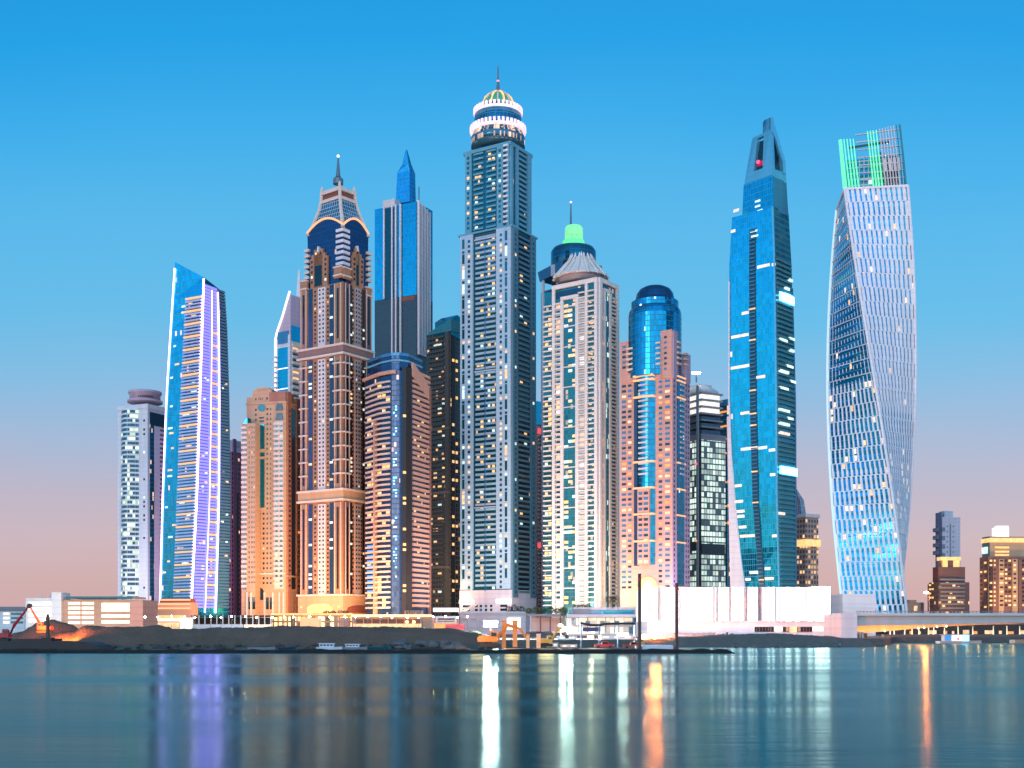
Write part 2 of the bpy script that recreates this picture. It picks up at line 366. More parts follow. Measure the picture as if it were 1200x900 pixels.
# ------------------------------------------------------------------ ground and water
def water():
    m, n, p = newmat('sea_water')
    t = n.nodes.new('ShaderNodeTexCoord'); mp = n.nodes.new('ShaderNodeMapping'); mp.inputs['Scale'].default_value = (.30, .9, 1)
    n1 = n.nodes.new('ShaderNodeTexNoise'); n1.inputs['Scale'].default_value = 1.0; n1.inputs['Detail'].default_value = 4
    n.links.new(t.outputs['Object'], mp.inputs[0]); n.links.new(mp.outputs[0], n1.inputs['Vector'])
    mp2 = n.nodes.new('ShaderNodeMapping'); mp2.inputs['Scale'].default_value = (.012, .05, 1)
    n2 = n.nodes.new('ShaderNodeTexNoise'); n2.inputs['Scale'].default_value = 1.0; n2.inputs['Detail'].default_value = 5
    n.links.new(t.outputs['Object'], mp2.inputs[0]); n.links.new(mp2.outputs[0], n2.inputs['Vector'])
    b = n.nodes.new('ShaderNodeBump'); b.inputs['Strength'].default_value = .12; b.inputs['Distance'].default_value = .5
    n.links.new(M_(n, 'ADD', M_(n, 'MULTIPLY', n1.outputs[0], n2.outputs[0]), n2.outputs[0]), b.inputs['Height'])
    gl = n.nodes.new('ShaderNodeBsdfGlossy'); gl.inputs['Color'].default_value = (.38, .60, .57, 1)
    n.links.new(M_(n, 'MULTIPLY_ADD', n2.outputs[0], .30, .045), gl.inputs['Roughness']); n.links.new(b.outputs[0], gl.inputs['Normal'])
    gl.inputs['Anisotropy'].default_value = .38      # long low swell: the glitter spreads towards the viewer, hardly sideways
    tv = n.nodes.new('ShaderNodeCombineXYZ'); tv.inputs[0].default_value = 1; n.links.new(tv.outputs[0], gl.inputs['Tangent'])
    df = n.nodes.new('ShaderNodeBsdfDiffuse'); df.inputs['Color'].default_value = (.003, .055, .058, 1)
    fr = n.nodes.new('ShaderNodeFresnel'); fr.inputs['IOR'].default_value = 1.33; n.links.new(b.outputs[0], fr.inputs['Normal'])
    mx = n.nodes.new('ShaderNodeMixShader'); n.links.new(M_(n, 'MULTIPLY_ADD', fr.outputs[0], .75, .12), mx.inputs[0]); n.links.new(df.outputs[0], mx.inputs[1]); n.links.new(gl.outputs[0], mx.inputs[2])
    o = [x for x in n.nodes if x.type == 'OUTPUT_MATERIAL'][0]; n.links.new(mx.outputs[0], o.inputs[0]); n.nodes.remove(p)
    me = bpy.data.meshes.new('water'); me.from_pydata([(-6000, -300, 0), (6000, -300, 0), (6000, 2500, 0), (-6000, 2500, 0)], [], [(0, 1, 2, 3)]); me.materials.append(m)
    o = bpy.data.objects.new('water', me); COL.objects.link(o); tag(o, kind='structure')
water()

def earth(name, c0, c1, scale=.15, bump=.5):
    m, n, p = newmat(name); t = n.nodes.new('ShaderNodeTexCoord')
    a = n.nodes.new('ShaderNodeTexNoise'); a.inputs['Scale'].default_value = scale; a.inputs['Detail'].default_value = 8; a.inputs['Roughness'].default_value = .65
    v = n.nodes.new('ShaderNodeTexNoise'); v.inputs['Scale'].default_value = scale * 9; v.inputs['Detail'].default_value = 6
    n.links.new(t.outputs['Object'], a.inputs['Vector']); n.links.new(t.outputs['Object'], v.inputs['Vector'])
    n.links.new(MIX(n, a.outputs[0], c0, c1), p.inputs['Base Color']); p.inputs['Roughness'].default_value = .95
    b = n.nodes.new('ShaderNodeBump'); b.inputs['Strength'].default_value = min(1, bump * 1.6); b.inputs['Distance'].default_value = 1.2
    n.links.new(M_(n, 'ADD', a.outputs[0], M_(n, 'MULTIPLY', v.outputs[0], .5)), b.inputs['Height']); n.links.new(b.outputs[0], p.inputs['Normal'])
    return m
SAND = earth('wet_sand', (.11, .055, .034), (.27, .145, .095)); GRD = earth('ground_earth', (.09, .08, .07), (.17, .15, .13)); ROCKM = earth('grey_rock', (.08, .078, .075), (.24, .23, .22), .6)

shore = [(-6000, 352), (gx(-40, 352), 352), (gx(560, 352), 352), (gx(650, 356), 356), (gx(745, 372), 372), (gx(880, 382), 382), (gx(1035, 386), 386), (gx(1050, 470), 470), (gx(1400, 470), 470), (6000, 470)]
g = MB(); top = [(x, y, GROUND) for x, y in shore] + [(9000, 14000, GROUND), (-9000, 14000, GROUND)]
g.loft([[(x, y, -2) for x, y, z in top], top])
tag(g.build('ground', GRD), kind='structure')

def noise1(x, k=0):
    return sum(math.sin(x * f + k * 1.7 + f) * a for f, a in ((.31, .5), (.77, .3), (1.9, .15), (4.3, .06)))
def mound(name, pxa, pxb, Y0, Y1, prof, mat, nx=170, ny=22, rough=.5, seed=0):
    """heaped sand: prof(px) gives the skyline row; rises from the waterline at Y0 to a crest, then flattens behind"""
    vs, fs = [], []; rnd = random.Random(seed)
    for j in range(ny + 1):
        t = j / ny; Y = Y0 + (Y1 - Y0) * t; s = min(1, t / .55); s = s * s * (3 - 2 * s)
        for i in range(nx + 1):
            px = pxa + (pxb - pxa) * i / nx; H = gz(prof(px), Y0 + (Y1 - Y0) * .5); e = min(1, i / 6, (nx - i) / 6)
            h = -.8 + (H + .8) * s + rough * (noise1(px * .12 + j * .9, seed) * .8 + noise1(px * .61 + j * 2.3, seed + 4) * .5 + rnd.uniform(-.6, .6)) * s * .75
            if t > .75: h += (GROUND - .2 - h) * (t - .75) / .25
            vs.append((gx(px, Y), Y, h * e + (1 - e) * -.8))
    for j in range(ny):
        for i in range(nx): a = j * (nx + 1) + i; fs.append((a, a + 1, a + nx + 2, a + nx + 1))
    b = MB(); b.v, b.f, b.m = vs, fs, [0] * len(fs)
    o = b.build(name, mat, smooth=True); tag(o, kind='structure'); return o
def skyline(pts):
    def f(px):
        for (a, ya), (b, yb) in zip(pts, pts[1:]):
            if px <= b: t = max(0, (px - a) / (b - a)); t = t * t * (3 - 2 * t); return ya + (yb - ya) * t
        return pts[-1][1]
    return f
mound('sand_bank', -60, 615, 330, 372, skyline([(-60, 752), (20, 750), (85, 741), (100, 734), (135, 736), (165, 735), (185, 733), (205, 737), (300, 736), (345, 734), (420, 735), (500, 737), (530, 737), (555, 741), (575, 745), (600, 756), (615, 762)]), SAND, seed=3)
mound('spoil_heap', 2, 118, 350, 385, skyline([(2, 750), (20, 742), (48, 730), (62, 727), (80, 731), (100, 742), (118, 752)]), SAND, nx=60, ny=16, seed=5)
mound('gravel_bank', 735, 1035, 352, 392, skyline([(735, 758), (760, 750), (800, 746), (850, 744), (900, 743), (960, 745), (1000, 749), (1035, 755)]), earth('grey_gravel', (.12, .085, .065), (.32, .23, .18), .5), nx=110, ny=16, rough=.35, seed=9)
# low dark breakwater lying off the bank
b = MB(); rnd = random.Random(2)
ring = []
for i in range(121):
    px = -200 + 1062 * i / 120; Y = 273 + rnd.uniform(-.6, .6); h = .95 + rnd.uniform(-.2, .2); w = 3.2
    if i == 120: h, w = .1, .4
    x = gx(px, Y); ring.append([(x, Y, -1), (x, Y + .5, h * .8), (x, Y + w * .6, h), (x, Y + w + .6, -1)])
b.loft(ring); tag(b.build('breakwater_shoal', earth('black_shoal', (.012, .010, .009), (.035, .028, .024), .4)), kind='structure')
# ------------------------------------------------------------------ towers, left to right
DARKLIT = [C['gglass'], E['warm'], E['cool']]
# 1 white office tower with the curved green glass bay
T = Tower('office_tower', 'white tower with round rooftop drum and curved glass bay of green-white lit floors', 138, 173, 196, 880, 1.3)
T.body('shaft', 477, None, C['white'])
T.bulge('curved_bay', 0, 142, 163, 478, None, 5, curtain('office_bay', (.015, .09, .13), (.62, .66, .66), 2.2, 3.35, .05, .38, .5, ((.72, 1, .55), (1, 1, .72)), 1.15, .5, .12, 2, band=.7))
T.box('window_strip', 1, 175.5, 180, 483, None, curtain('office_strip', (.03, .20, .36), (.03, .15, .26), 1.2, 3.35, .1, .1, .06, MIXED, 1.2, .7), .5)
T.box('glass_panel', 1, 175.5, 195.5, 482, 497, C['navy'], .6)
T.box('side_wall', 1, 181, 195.8, 498, None, plain('lilac_lit_wall', (.70, .60, .74)), .3)  # side light on the white wall is put into its lilac colour
T.wins(1, [(187, 194.6)], 500, 726, 5.3, .42, [C['purple'], C['grey']], [9, 1], .45)
T.wins(0, [(168, 170)], 486, 720, 5.3, .45, [C['dglass'], E['cool']], [9, 1], .15, skip=.5)
T.ledge(473, 478, C['white'], .6, name='parapet')
T.lathe('roof_disc', 170, [(20, 472.5), (20, 470)], C['lav']); T.lathe('roof_drum', 170, [(17.5, 472), (17.5, 463), (19, 462), (19, 459.5), (16, 459.5)], C['lav'])
b = MB(); cy = T.cen().y - 17.6 * T.cen().y / F
for k in range(7): b.box(gx(162 + k * 2.4, cy), gx(163.4 + k * 2.4, cy), cy - .8 + abs(k - 3) * .3, cy + 6, T.z(463.6), T.z(461.8))
b.build('drum_vent', C['dark'], T.root)

# 2 tapered blue tower with light lines
Y = 800
def lv(py, a, b, c): return (gz(py, Y), solve(a, b, c, Y, 1.25))
fr = Frame([lv(720, 188, 224, 268), lv(580, 191.5, 231, 270), lv(460, 196, 234.5, 268.5), lv(380, 201, 237, 266), lv(304, 206, 239.5, 261)])
T = Tower('residential_tower', 'tall blue glass tower with slanted roof, violet lit balconies and glowing white edge lines', 188, 226, 270, Y, 1.25, poly=fr.poly(gz(715, Y))); T.fr = fr
gm = curtain('blue_tower', (.012, .32, .48), (.015, .26, .40), 1.6, 3.6, .06, .1, .012, WARM, 1.2, .9, .1)
zs = [GROUND + (T.z(345) - GROUND) * i / 24 for i in range(25)]; rings = [[(q.x, q.y, z) for q in fr.poly(z)] for z in zs]
ph = fr.poly(T.z(320)); tops = (301, 325, 334, 306)
rings.append([(q.x, q.y, gz(t, Y)) for q, t in zip(ph, tops)])
MB().loft(rings).build('glass_shaft', gm, T.root)
def along(i, y0, y1, w, mat, name, o=.0):
    pts = []
    for k in range(13):
        z = T.z(y1) + (T.z(y0) - T.z(y1)) * k / 12; q = offset(fr.poly(z), o)[i]; pts.append((q.x, q.y, z))
    return MB().tube(pts, w, 6).build(name, mat, T.root)
along(0, 309, 715, .45, E['led'], 'edge_light', .4); along(1, 327, 718, .62, E['led'], 'edge_light', .5)
pitch = 7.45; slabs, lits, lit2 = [], [], []
pitch = 3.73; LIL = plain('lilac_slab', (.52, .55, .80))
i = 0; y = 347.0
while y < 712:
    z0, z1 = T.z(y + 1.7), T.z(y)
    slabs.append((fr.hexf(0, .46, .985, z0, z1, -.3, 1.6), 2 if i % 4 == 0 else 0))
    i += 1; y += pitch
reps(slabs, 'balcony', [LIL, C['grey'], E['orange']], T.root, 100)
itv, itr = [], []; y = 333.0
while y < 712:
    z0, z1 = T.z(y + 2.5), T.z(y)
    itv.append((fr.hexf(1, .04, .34, z0, z1, -.3, .9), 0)); itv.append((fr.hexf(1, .36, .60, z0, z1, -.3, .8), 2 if (int(y / 3.7) % 4 == 0 and y > 380) else 1))
    itr.append((fr.hexf(1, .66, .98, z0, z1, -.3, 1.0), 0)); y += 3.73
reps(itv, 'balcony', [E['violet'], E['violet'], E['orange']], T.root, 110, 'balcony_grid')
reps(itr, 'balcony', [plain('blue_slab', (.06, .16, .26))], T.root, 60, 'balcony_grid')
for aa, w, mt, nm in ((.345, .26, E['led'], 'light_line'), (.625, .52, E['led'], 'light_line')):
    pts = [fr.P(1, aa, T.z(337) + (T.z(718) - T.z(337)) * k / 12, .9) for k in range(13)]; MB().tube(pts, w, 6).build(nm, mt, T.root)
it = []
for y in (354, 361, 399, 421, 436, 470, 496, 502, 520, 546, 553, 590, 612, 626, 655, 668):
    a = random.choice((.06, .10, .18, .30)); it.append((fr.hexf(0, a, a + random.choice((.08, .14)), T.z(y + 2.2), T.z(y), -.2, .15), random.randrange(2)))
for y in (352, 367, 446, 455, 475, 483, 520, 578, 585, 600, 606, 640, 658, 672, 690):
    a = random.uniform(.48, .8); it.append((fr.hexf(0, a, a + random.uniform(.08, .2), T.z(y + 3.4), T.z(y + .4), -.2, .3), random.randrange(2)))
for k in range(26):
    y = random.uniform(400, 700); a = random.choice((.10, .2, .42, .72, .85)); it.append((fr.hexf(1, a, a + .06, T.z(y + 2), T.z(y), -.2, 1.1), random.randrange(2)))
reps(it, 'lit_window', [E['warm'], E['cool']], T.root)
# lower terraces at the foot of its left side
TT = Tower('terrace_block', 'low stepped block of orange lit terraces at the foot of the slanted-roof blue tower', 172, 224, 232, 770, 3, cat='building')
TT.body('block', 706, None, C['peach'])
for k, y in enumerate((702, 707, 712)): TT.box('terrace', 0, 188 - 3 * k, 223, y, y + 1.8, E['orange'], 1.2 + k * .5)
TT.box('upper_storey', 0, 187, 223, 701, 706, C['redbrown'], 0, -8)

# 3 plum tower behind
T = Tower('apartment_tower', 'dim plum coloured tower half hidden behind the blue tower with white edge lines', 252, 272, 286, 960, 1.2)
T.body('shaft', 527, None, curtain('plum_tower', (.03, .022, .045), (.21, .075, .13), 3.6, 3.9, .42, .42, .05, MIXED, 1.3, .3))
T.box('pier', 1, 273, 276, 514, None, C['purple'], 1.0); T.box('pier', 1, 282, 285.6, 522, None, C['purple'], 1.0)
T.box('recess', 1, 276.6, 279.6, 577, None, C['black'], .3)
T.body('penthouse', 514, 527, C['lav'], T.sub(262, 273, 283, 966)); T.ledge(524, 529, C['lav'], .5, name='parapet')
b = [(T.sub(262, 273, 283, 966).hexf(1, a, a + .1, T.z(523), T.z(516), -.1, .3), 0) for a in (.3, .55)]; reps(b, 'vent', [C['grey']], T.root)

# 4 orange stone tower
T = Tower('hotel_tower', 'orange stone tower with gabled top, round window and tall blue glass slot', 289, 335, 352, 820, 1.35)
T.body('shaft', 463, None, C['tan'])
Wd = T.sub(283, 334, 351, 812, 1.4)
MB().loft([[(q.x, q.y, z) for q in (Wd.P(0, 0, z), Wd.P(0, T.a(0, 299, Wd), z), Wd.P(0, T.a(0, 299, Wd), z, -30), Wd.P(0, 0, z, -30))] for z in (GROUND, gz(494, 812))]).build('wing', C['tan'], T.root)
T.box('attic', 0, 296, 318.5, 455.5, 464, C['tan'], .3, -14)
pts = [(x, y) for x, y in ((298, 456), (318, 456), (313.5, 452.5), (302, 452.5))]
MB().loft([[T.fr.P(0, T.a(0, x), T.z(y), o) for x, y in pts] for o in (-10, .3)]).build('gable', C['tan'], T.root)
T.box('corner_block', 0, 316, 335, 458.5, 470.5, C['rust'], .5, -12); T.ledge(470, 472, C['tan'], .6)
T.box('pier', 1, 336, 340, 458, None, C['rust'], 1.0); T.box('pier', 1, 346.5, 351.5, 462, None, C['rust'], .8); T.box('recess', 1, 341.5, 346, 476, 690, C['dglass'], .2)
T.box('glass_slot', 0, 303.6, 310, 496, 594, C['bglass'], .5); T.box('spandrel', 0, 302.5, 311, 525, 529, C['tan'], .9); T.box('spandrel', 0, 302.5, 311, 534, 537, C['tan'], .9)
n = 20; zc, rr = T.z(476.5), 4.3 * T.Y / F; ac = T.a(0, 306.8); w0 = T.fr.wid(0) * .72
MB().loft([[T.fr.P(0, ac + rr * .8 * math.cos(2 * math.pi * k / n) / w0, zc + rr * math.sin(2 * math.pi * k / n), o) for k in range(n)] for o in (-.2, .4)]).build('round_window', C['teal'], T.root)
for yy in (473, 483.6):
    q = [(323.5, yy + 7.6), (332, yy + 7.6), (330.6, yy), (325, yy)]
    MB().loft([[T.fr.P(0, T.a(0, x), T.z(y), o) for x, y in q] for o in (-.2, .7)]).build('bay_window', C['gglass'], T.root)
OW = [C['dglass'], E['warm'], E['amber']]
T.wins(0, [(299, 300.8), (312.3, 314.3), (316.5, 317.8)], 477, 598, 5.85, .42, OW, [60, 1, 1])
T.wins(0, [(291.4, 292.8), (294.6, 296.0), (297.2, 298.4)], 500, 690, 5.85, .42, OW, [60, 1, 1], cap=40, fr=Wd)
T.wins(0, [(299, 300.8), (303.5, 305.5), (308, 310), (312.3, 314.3), (316.5, 318.2)], 600, 688, 5.85, .42, OW, [60, 1, 1], cap=0)
T.wins(0, [(304, 309.5)], 487, 495, 4.2, .5, OW, [60, 1, 1]); T.wins(0, [(299, 300.6), (303, 303.8), (305, 305.8), (307, 307.8), (312, 314)], 464.5, 468, 4, .6, OW, [60, 0, 0])
T.box('bay', 0, 322, 332.6, 493, 690, C['cream'], .6)
it = T.bands('balcony', 0, 321.5, 333, 495, 690, 5.85, .5, C['cream'], 1.6, get=True); reps(it, 'balcony', [C['cream']], T.root)
T.wins(0, [(323, 326), (328.6, 331.6)], 498, 690, 5.85, .45, [C['gglass'], C['teal'], E['warm']], [5, 4, 1], .75, cap=60)
it = [(Wd.hexf(0, T.a(0, 283.6, Wd), T.a(0, 290, Wd), gz(y + 2.8, 812), gz(y, 812), -.2, 1.3), 0) for y in T.rows(498, 690, 5.85)]; reps(it, 'balcony', [C['cream']], T.root)
it = [(Wd.hexf(0, T.a(0, 284.6, Wd), T.a(0, 288.6, Wd), gz(y + 5.4, 812), gz(y + 3, 812), -.2, .2), 0) for y in T.rows(498, 690, 5.85)]; reps(it, 'window', [C['gglass']], T.root, 0)
T.wins(1, [(337.2, 338.8), (348, 350)], 480, 690, 5.85, .42, OW, [40, 1, 1], 1.1, cap=40)
q = [(284.5, 494), (289.6, 494), (289.6, 487)]
MB().loft([[Wd.P(0, T.a(0, x, Wd), gz(y, 812), o) for x, y in q] for o in (-6, -.2)]).build('glass_lantern', C['bglass'], T.root)
T.box('base_band', 0, 289.5, 335, 671, 673, C['cream'], 1.2); T.box('base_band', 1, 335, 352, 674, 676, C['peach'], 1.2)
arch(T, 'arch_window', 0, 302.5, 309.5, 689, 703, C['gglass'], .5)
for x0, x1 in ((291, 294), (296, 299), (312, 315), (316.5, 319.4)): T.box('tall_window', 0, x0, x1, 700, 714, C['gglass'], .3, fr=Wd if x0 < 298 else None)
for x0 in (289.7, 294.4, 300.3, 310.2, 320, 327.6, 332.4): T.box('buttress', 0, x0, x0 + 1.4, 694, None, C['cream'], 1.6, fr=Wd if x0 < 299 else None)

# 5 sail topped white tower
Y = 1000
T = Tower('sail_tower', 'white tower with curved sail top and needle fin behind the orange stone tower', 322, 341, 360, Y, 1.0)
T.body('shaft', 392, None, C['white'])
b = MB(); prof = [(323, 392), (349, 392), (349, 336), (346, 339), (338, 362), (328, 384)]
fr5 = T.fr
MB().loft([[fr5.P(0, T.a(0, x), T.z(y), o) for x, y in ((323.5, 395), (340.5, 395), (340.5, 345), (338.5, 348), (331.5, 370), (325, 388))] for o in (-14, 0)]).build('sail', C['lav'], T.root)
MB().tube([fr5.P(0, T.a(0, x), T.z(y), .4) for x, y in ((322.5, 710), (323, 395), (325, 386), (331.5, 368.5), (338, 347), (340, 341))], .9, 6).build('sail_edge', E['white'], T.root)
T.box('glass_panel', 0, 326, 338.5, 387, 401, C['bluec'], .6); T.box('glass_strip', 0, 326, 338, 406, None, C['bglass'], .5)
for y in (430, 454): T.box('light_line', 0, 326, 338, y, y + 1, E['white'], .8)
T.box('edge_pier', 0, 338.6, 341, 392, None, C['white'], 1.2); T.box('glass_panel', 1, 341.5, 352, 381, 399, C['bglass'], .6)
T.bands('balcony', 0, 321, 325, 415, 470, 6, .35, C['white'], 2.4); T.bands('balcony', 1, 342, 352, 402, 470, 7, .45, C['cream'], 1.6)
T.wins(1, [(343, 350)], 406, 470, 7, .45, [C['gglass'], E['warm']], [1, 2], .3)
q = T.fr.poly(0)[1]; X, Yf = gx(350.5, Y + 12), Y + 12
MB().loft([[(X - w, Yf - w, gz(y, Yf)), (X + w, Yf - w, gz(y, Yf)), (X + w, Yf + w, gz(y, Yf)), (X - w, Yf + w, gz(y, Yf))] for y, w in ((395, 2.2), (345, 1.9), (320, 1.0), (316, .3))]).build('needle_fin', C['white'], T.root)

# 6 brown stone tower with the flared crown
Y = 800
T = Tower('stone_tower', 'tall brown stone tower with white trim, curved navy glass head and flared crown with mast', 352, 402, 435, Y, 1.35)
RB = plain('russet_stone', (.38, .19, .10)); RD = plain('russet_shade_stone', (.15, .075, .065))  # second stone is the russet darkened for the shaded right face
T.body('shaft', 330, None, RB)
U = T.sub(360.5, 402, 431.5, 803, 1.3)
navy = curtain('navy_head', (.012, .05, .13), (.010, .035, .09), 1.6, 3.5, .05, .1, .004, MIXED, 1.2, .5, .12)
T.body('glass_head', 262, 332, navy, U)
def facecurve(f, fr, o, hi):      # arched top of the navy head with its lit cornice
    n = 14; pts = [(i / n, T.z(268) + (T.z(hi) - T.z(268)) * math.sin(math.pi * (.12 + .76 * i / n)) ) for i in range(n + 1)]
    MB().loft([[fr.P(f, a, z, k) for a, z in [(0, T.z(270)), (1, T.z(270))] + pts[::-1]] for k in (-4, .15)]).build('arched_gable', navy, T.root)
    MB().tube([fr.P(f, a, z, .5) for a, z in pts], .75, 6).build('lit_cornice', E['orange'], T.root)
facecurve(0, U, 0, 249); facecurve(1, U, 0, 249)
K = [(268, T.sub(361, 402, 431.5, 803, 1.3)), (258, T.sub(365.5, 401, 428, 806, 1.3)), (247, T.sub(370, 400, 423.5, 808, 1.3)), (236, T.sub(374, 399, 419.5, 811, 1.3)), (226, T.sub(376.5, 398.4, 416.5, 812, 1.3)), (211, T.sub(377.5, 398, 415, 813, 1.3))]
FK = Frame([(gz(y, 806), f.poly(0)) for y, f in K])
lat = curtain('crown_lattice', (.03, .20, .30), (.40, .50, .58), 2.2, 3.0, .16, .14, 0, WARM, 0, .6)
MB().loft([[(q.x, q.y, z) for q in p] for z, p in FK.lv[:5]]).build('crown_glass', lat, T.root)
for i in range(4): MB().tube([(p[i].x, p[i].y, z) for z, p in FK.lv] + [(FK.lv[-1][1][i].x, FK.lv[-1][1][i].y, FK.lv[-1][0] + 2)], [1.5, 1.4, 1.3, 1.2, 1.2, 1.1, .4], 6).build('crown_rib', C['cream'], T.root)
for y0, y1, mt in ((225, 229, C['cream']), (214, 218.5, C['cream']), (218.5, 225, C['redbrown'])):
    MB().loft(FK.prism(gz(y1, 806), gz(y0, 806), .9 if mt is C['cream'] else -.4)).build('crown_ring' if mt is C['cream'] else 'crown_louvre', mt, T.root)
q = T.cen(K[5][1]); MB().cyl((q.x, q.y), [(3.5, gz(216, q.y)), (3.5, gz(210, q.y)), (1.6, gz(207, q.y)), (.35, gz(184, q.y))], 10).build('mast', C['steel'], T.root); MB().ball((q.x, q.y, gz(183, q.y)), 1.0, 6).build('beacon', E['white'], T.root)
# stepped gables in the head
for f, xs in ((0, (365.5, 367, 370, 380, 383, 385.6)), (1, (411, 412.2, 414.5, 419, 421.6, 424))):
    for (x0, x1, yt) in ((xs[0], xs[5], 294), (xs[1], xs[4], 290), (xs[2], xs[3], 284.5)): T.box('gable_step', f, x0, x1, yt, 335, RB, 1.6 + .1 * (yt < 292), fr=U)
    m = (xs[2] + xs[3]) / 2; T.box('finial', f, m - .7, m + .7, 281.5, 288, C['white'], 2.2, fr=U); T.box('slot_window', f, xs[2] + 1, xs[3] - 1, 304, 328, C['dglass'], 1.9, fr=U)
    T.wins(f, [(xs[2] + 1.5, xs[2] + 3), (xs[3] - 3, xs[3] - 1.5)], 288, 292, 5, .5, [C['dglass'], E['warm']], [3, 1], 1.95, fr=U); T.wins(f, [(xs[0] + 1.2, xs[0] + 3), (xs[5] - 3, xs[5] - 1.2)], 297, 330, 6, .45, [C['dglass'], E['cool']], [6, 1], 1.95, fr=U)
# white balconies round the head's corners
def wrap(fr, i, y, h, half, o, f0, f1, mat, name='balcony'):
    b = MB(); z0, z1 = T.z(y + h), T.z(y)
    w0 = half / fr.wid(f0); w1 = half / fr.wid(f1); outp = offset(fr.poly(z0), o)[i]; inn = offset(fr.poly(z0), -.8)[i]
    A = [fr.P(f0, 1 - w0, z0, -.8), fr.P(f0, 1 - w0, z0, o), Vector((outp.x, outp.y, z0)), fr.P(f1, w1, z0, o), fr.P(f1, w1, z0, -.8), Vector((inn.x, inn.y, z0))]
    b.loft([A, [Vector((p.x, p.y, z1)) for p in A]]).build(name, mat, T.root)
for k in range(8):
    y = 266 + 6.55 * k; wrap(U, 1, y, 3.4, 5.4, 1.4, 0, 1, C['white'])
    if k > 1:
        wrap(U, 0, y + 2, 3.2, 2.6, 1.8, 3, 0, C['cream']); wrap(U, 2, y + 4, 3.2, 2.6, 1.8, 1, 2, C['cream'])
for f, x0, x1, y in ((0, 353, 361, 321), (0, 392.5, 401.8, 313), (1, 402.2, 410, 314), (1, 428, 434.6, 328)): T.box('pier_cap', f, x0, x1, y, y + 12, RB, 1.2); T.box('pier_trim', f, x0 - .4, x1 + .3, y - 1.6, y, C['cream'], 1.8); T.box('pier_trim', f, x0 - .4, x1 + .3, y + 8, y + 9.6, C['cream'], 1.8)
# the shaft, bay by bay
JW = [C['dglass'], E['warm'], E['cool']]
def shaft(y0, y1, cross, wp, pw=(60, 1, 2)):
    navyg = C['navy']
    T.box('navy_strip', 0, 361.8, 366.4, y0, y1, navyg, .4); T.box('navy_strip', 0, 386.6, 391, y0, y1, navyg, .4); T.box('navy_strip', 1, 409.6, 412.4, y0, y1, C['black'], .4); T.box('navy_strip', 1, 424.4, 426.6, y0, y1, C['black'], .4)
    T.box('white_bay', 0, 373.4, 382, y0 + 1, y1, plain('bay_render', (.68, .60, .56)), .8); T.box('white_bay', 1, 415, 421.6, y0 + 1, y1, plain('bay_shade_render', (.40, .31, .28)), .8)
    T.wins(0, [(375, 376.6), (379, 380.6)], y0 + 3, y1, 5.05, .42, JW, pw, 1.0, cap=40); T.wins(0, [(368.6, 370.4), (383.6, 385.2)], y0 + 3, y1, 5.05, .45, [C['dglass'], E['warm'], E['amber']], (20, 1, 1), .3, cap=40)
    T.wins(1, [(416, 417.2), (419, 420.2)], y0 + 4, y1, 5.05, .42, JW, pw, 1.0, cap=20); T.wins(1, [(413, 414), (422.4, 423.6)], y0 + 4, y1, 5.05, .45, JW, pw, .3, cap=20)
    T.wins(0, [(362.4, 366), (387, 390.6)], y0 + 2, y1, 5.05, .5, [E['cool'], E['warm']], (5, 1), .6, skip=.80); T.wins(1, [(410, 412), (424.6, 426.4)], y0 + 2, y1, 5.05, .5, [E['cool'], E['warm']], (3, 1), .6, skip=.8)
    for x0, x1, f in ((353, 361, 0), (392.4, 401.6, 0), (402.4, 409, 1), (427, 434.6, 1)):
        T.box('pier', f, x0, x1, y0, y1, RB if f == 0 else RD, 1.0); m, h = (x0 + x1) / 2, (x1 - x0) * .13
        T.box('slot_window', f, m - h, m + h, y0 + 6, y1 - 6, C['dglass'], 1.2)
        for s in (x0 + .9, x1 - 1.2): T.box('pier_rib', f, s, s + .5, y0, y1, C['cream'], 1.35)
        if cross:
            for y in T.rows(y0 + 8, y1 - 4, 16.2): T.box('cross_band', f, x0 - .8, x1 + .4, y, y + 1.7, C['cream'], 1.9)
shaft(331, 402, False, 0); shaft(416, 572, True, 0); shaft(588, 696, False, 0)
for y0, y1 in ((402, 404.4), (412.6, 415), (572, 574.4), (584, 586.4)): T.ledge(y0, y1, C['cream'], 1.9)
T.ledge(404.4, 412.6, plain('band_stone', (.27, .15, .12)), 1.2, name='band'); T.ledge(574.4, 584, C['tan'], 1.2, name='band')
T.ledge(696, 698, C['cream'], 2.0); T.body('base', 697.5, None, C['tan'], o=1.2)
arch(T, 'base_arch', 0, 362, 391, 707, 718, E['gold'], 2.0); arch(T, 'base_arch', 1, 405, 433, 709, 718, C['redbrown'], 2.0)
for x0, x1 in ((353.5, 356), (397, 400)): T.wins(0, [(x0, x1)], 710, 715, 4, .5, [E['gold']], [1], 1.6)
# 7 twin-toned spire tower behind
Y = 950
T = Tower('spire_tower', 'blue and charcoal tower with white vertical fins and a pointed glass spire', 439, 488, 507, Y, 1.6)
upper = curtain('spire_upper', (.006, .27, .40), (.008, .21, .32), 1.5, 3.7, .06, .1, 0, WARM, 0, .9, .1); lower = curtain('spire_lower', (.035, .045, .06), (.03, .035, .045), 1.5, 3.7, .1, .1, 0, WARM, 0, .3, .2)
T.body('lower_shaft', 345, None, lower); T.body('upper_shaft', 236, 345, upper, o=-.05)
T.box('recess', 0, 450.5, 462, 238, 345, C['gglass'], .3); T.box('roof_screen', 0, 449, 463, 228, 237, C['offwhite'], .6, -8)
for x in (450.2, 459.6, 464, 469.4): T.box('fin', 0, x, x + 1.3, 236, 415 if x > 458 else 345, C['white'], 1.6)
T.box('soffit', 0, 470, 486, 346, 351, C['redbrown'], .3)
for x in (489, 492.4, 495.6, 498.6, 501.6): T.box('fin', 1, x, x + 1.1, 234 + (x - 489) * .55, 415, C['white'], 1.8)
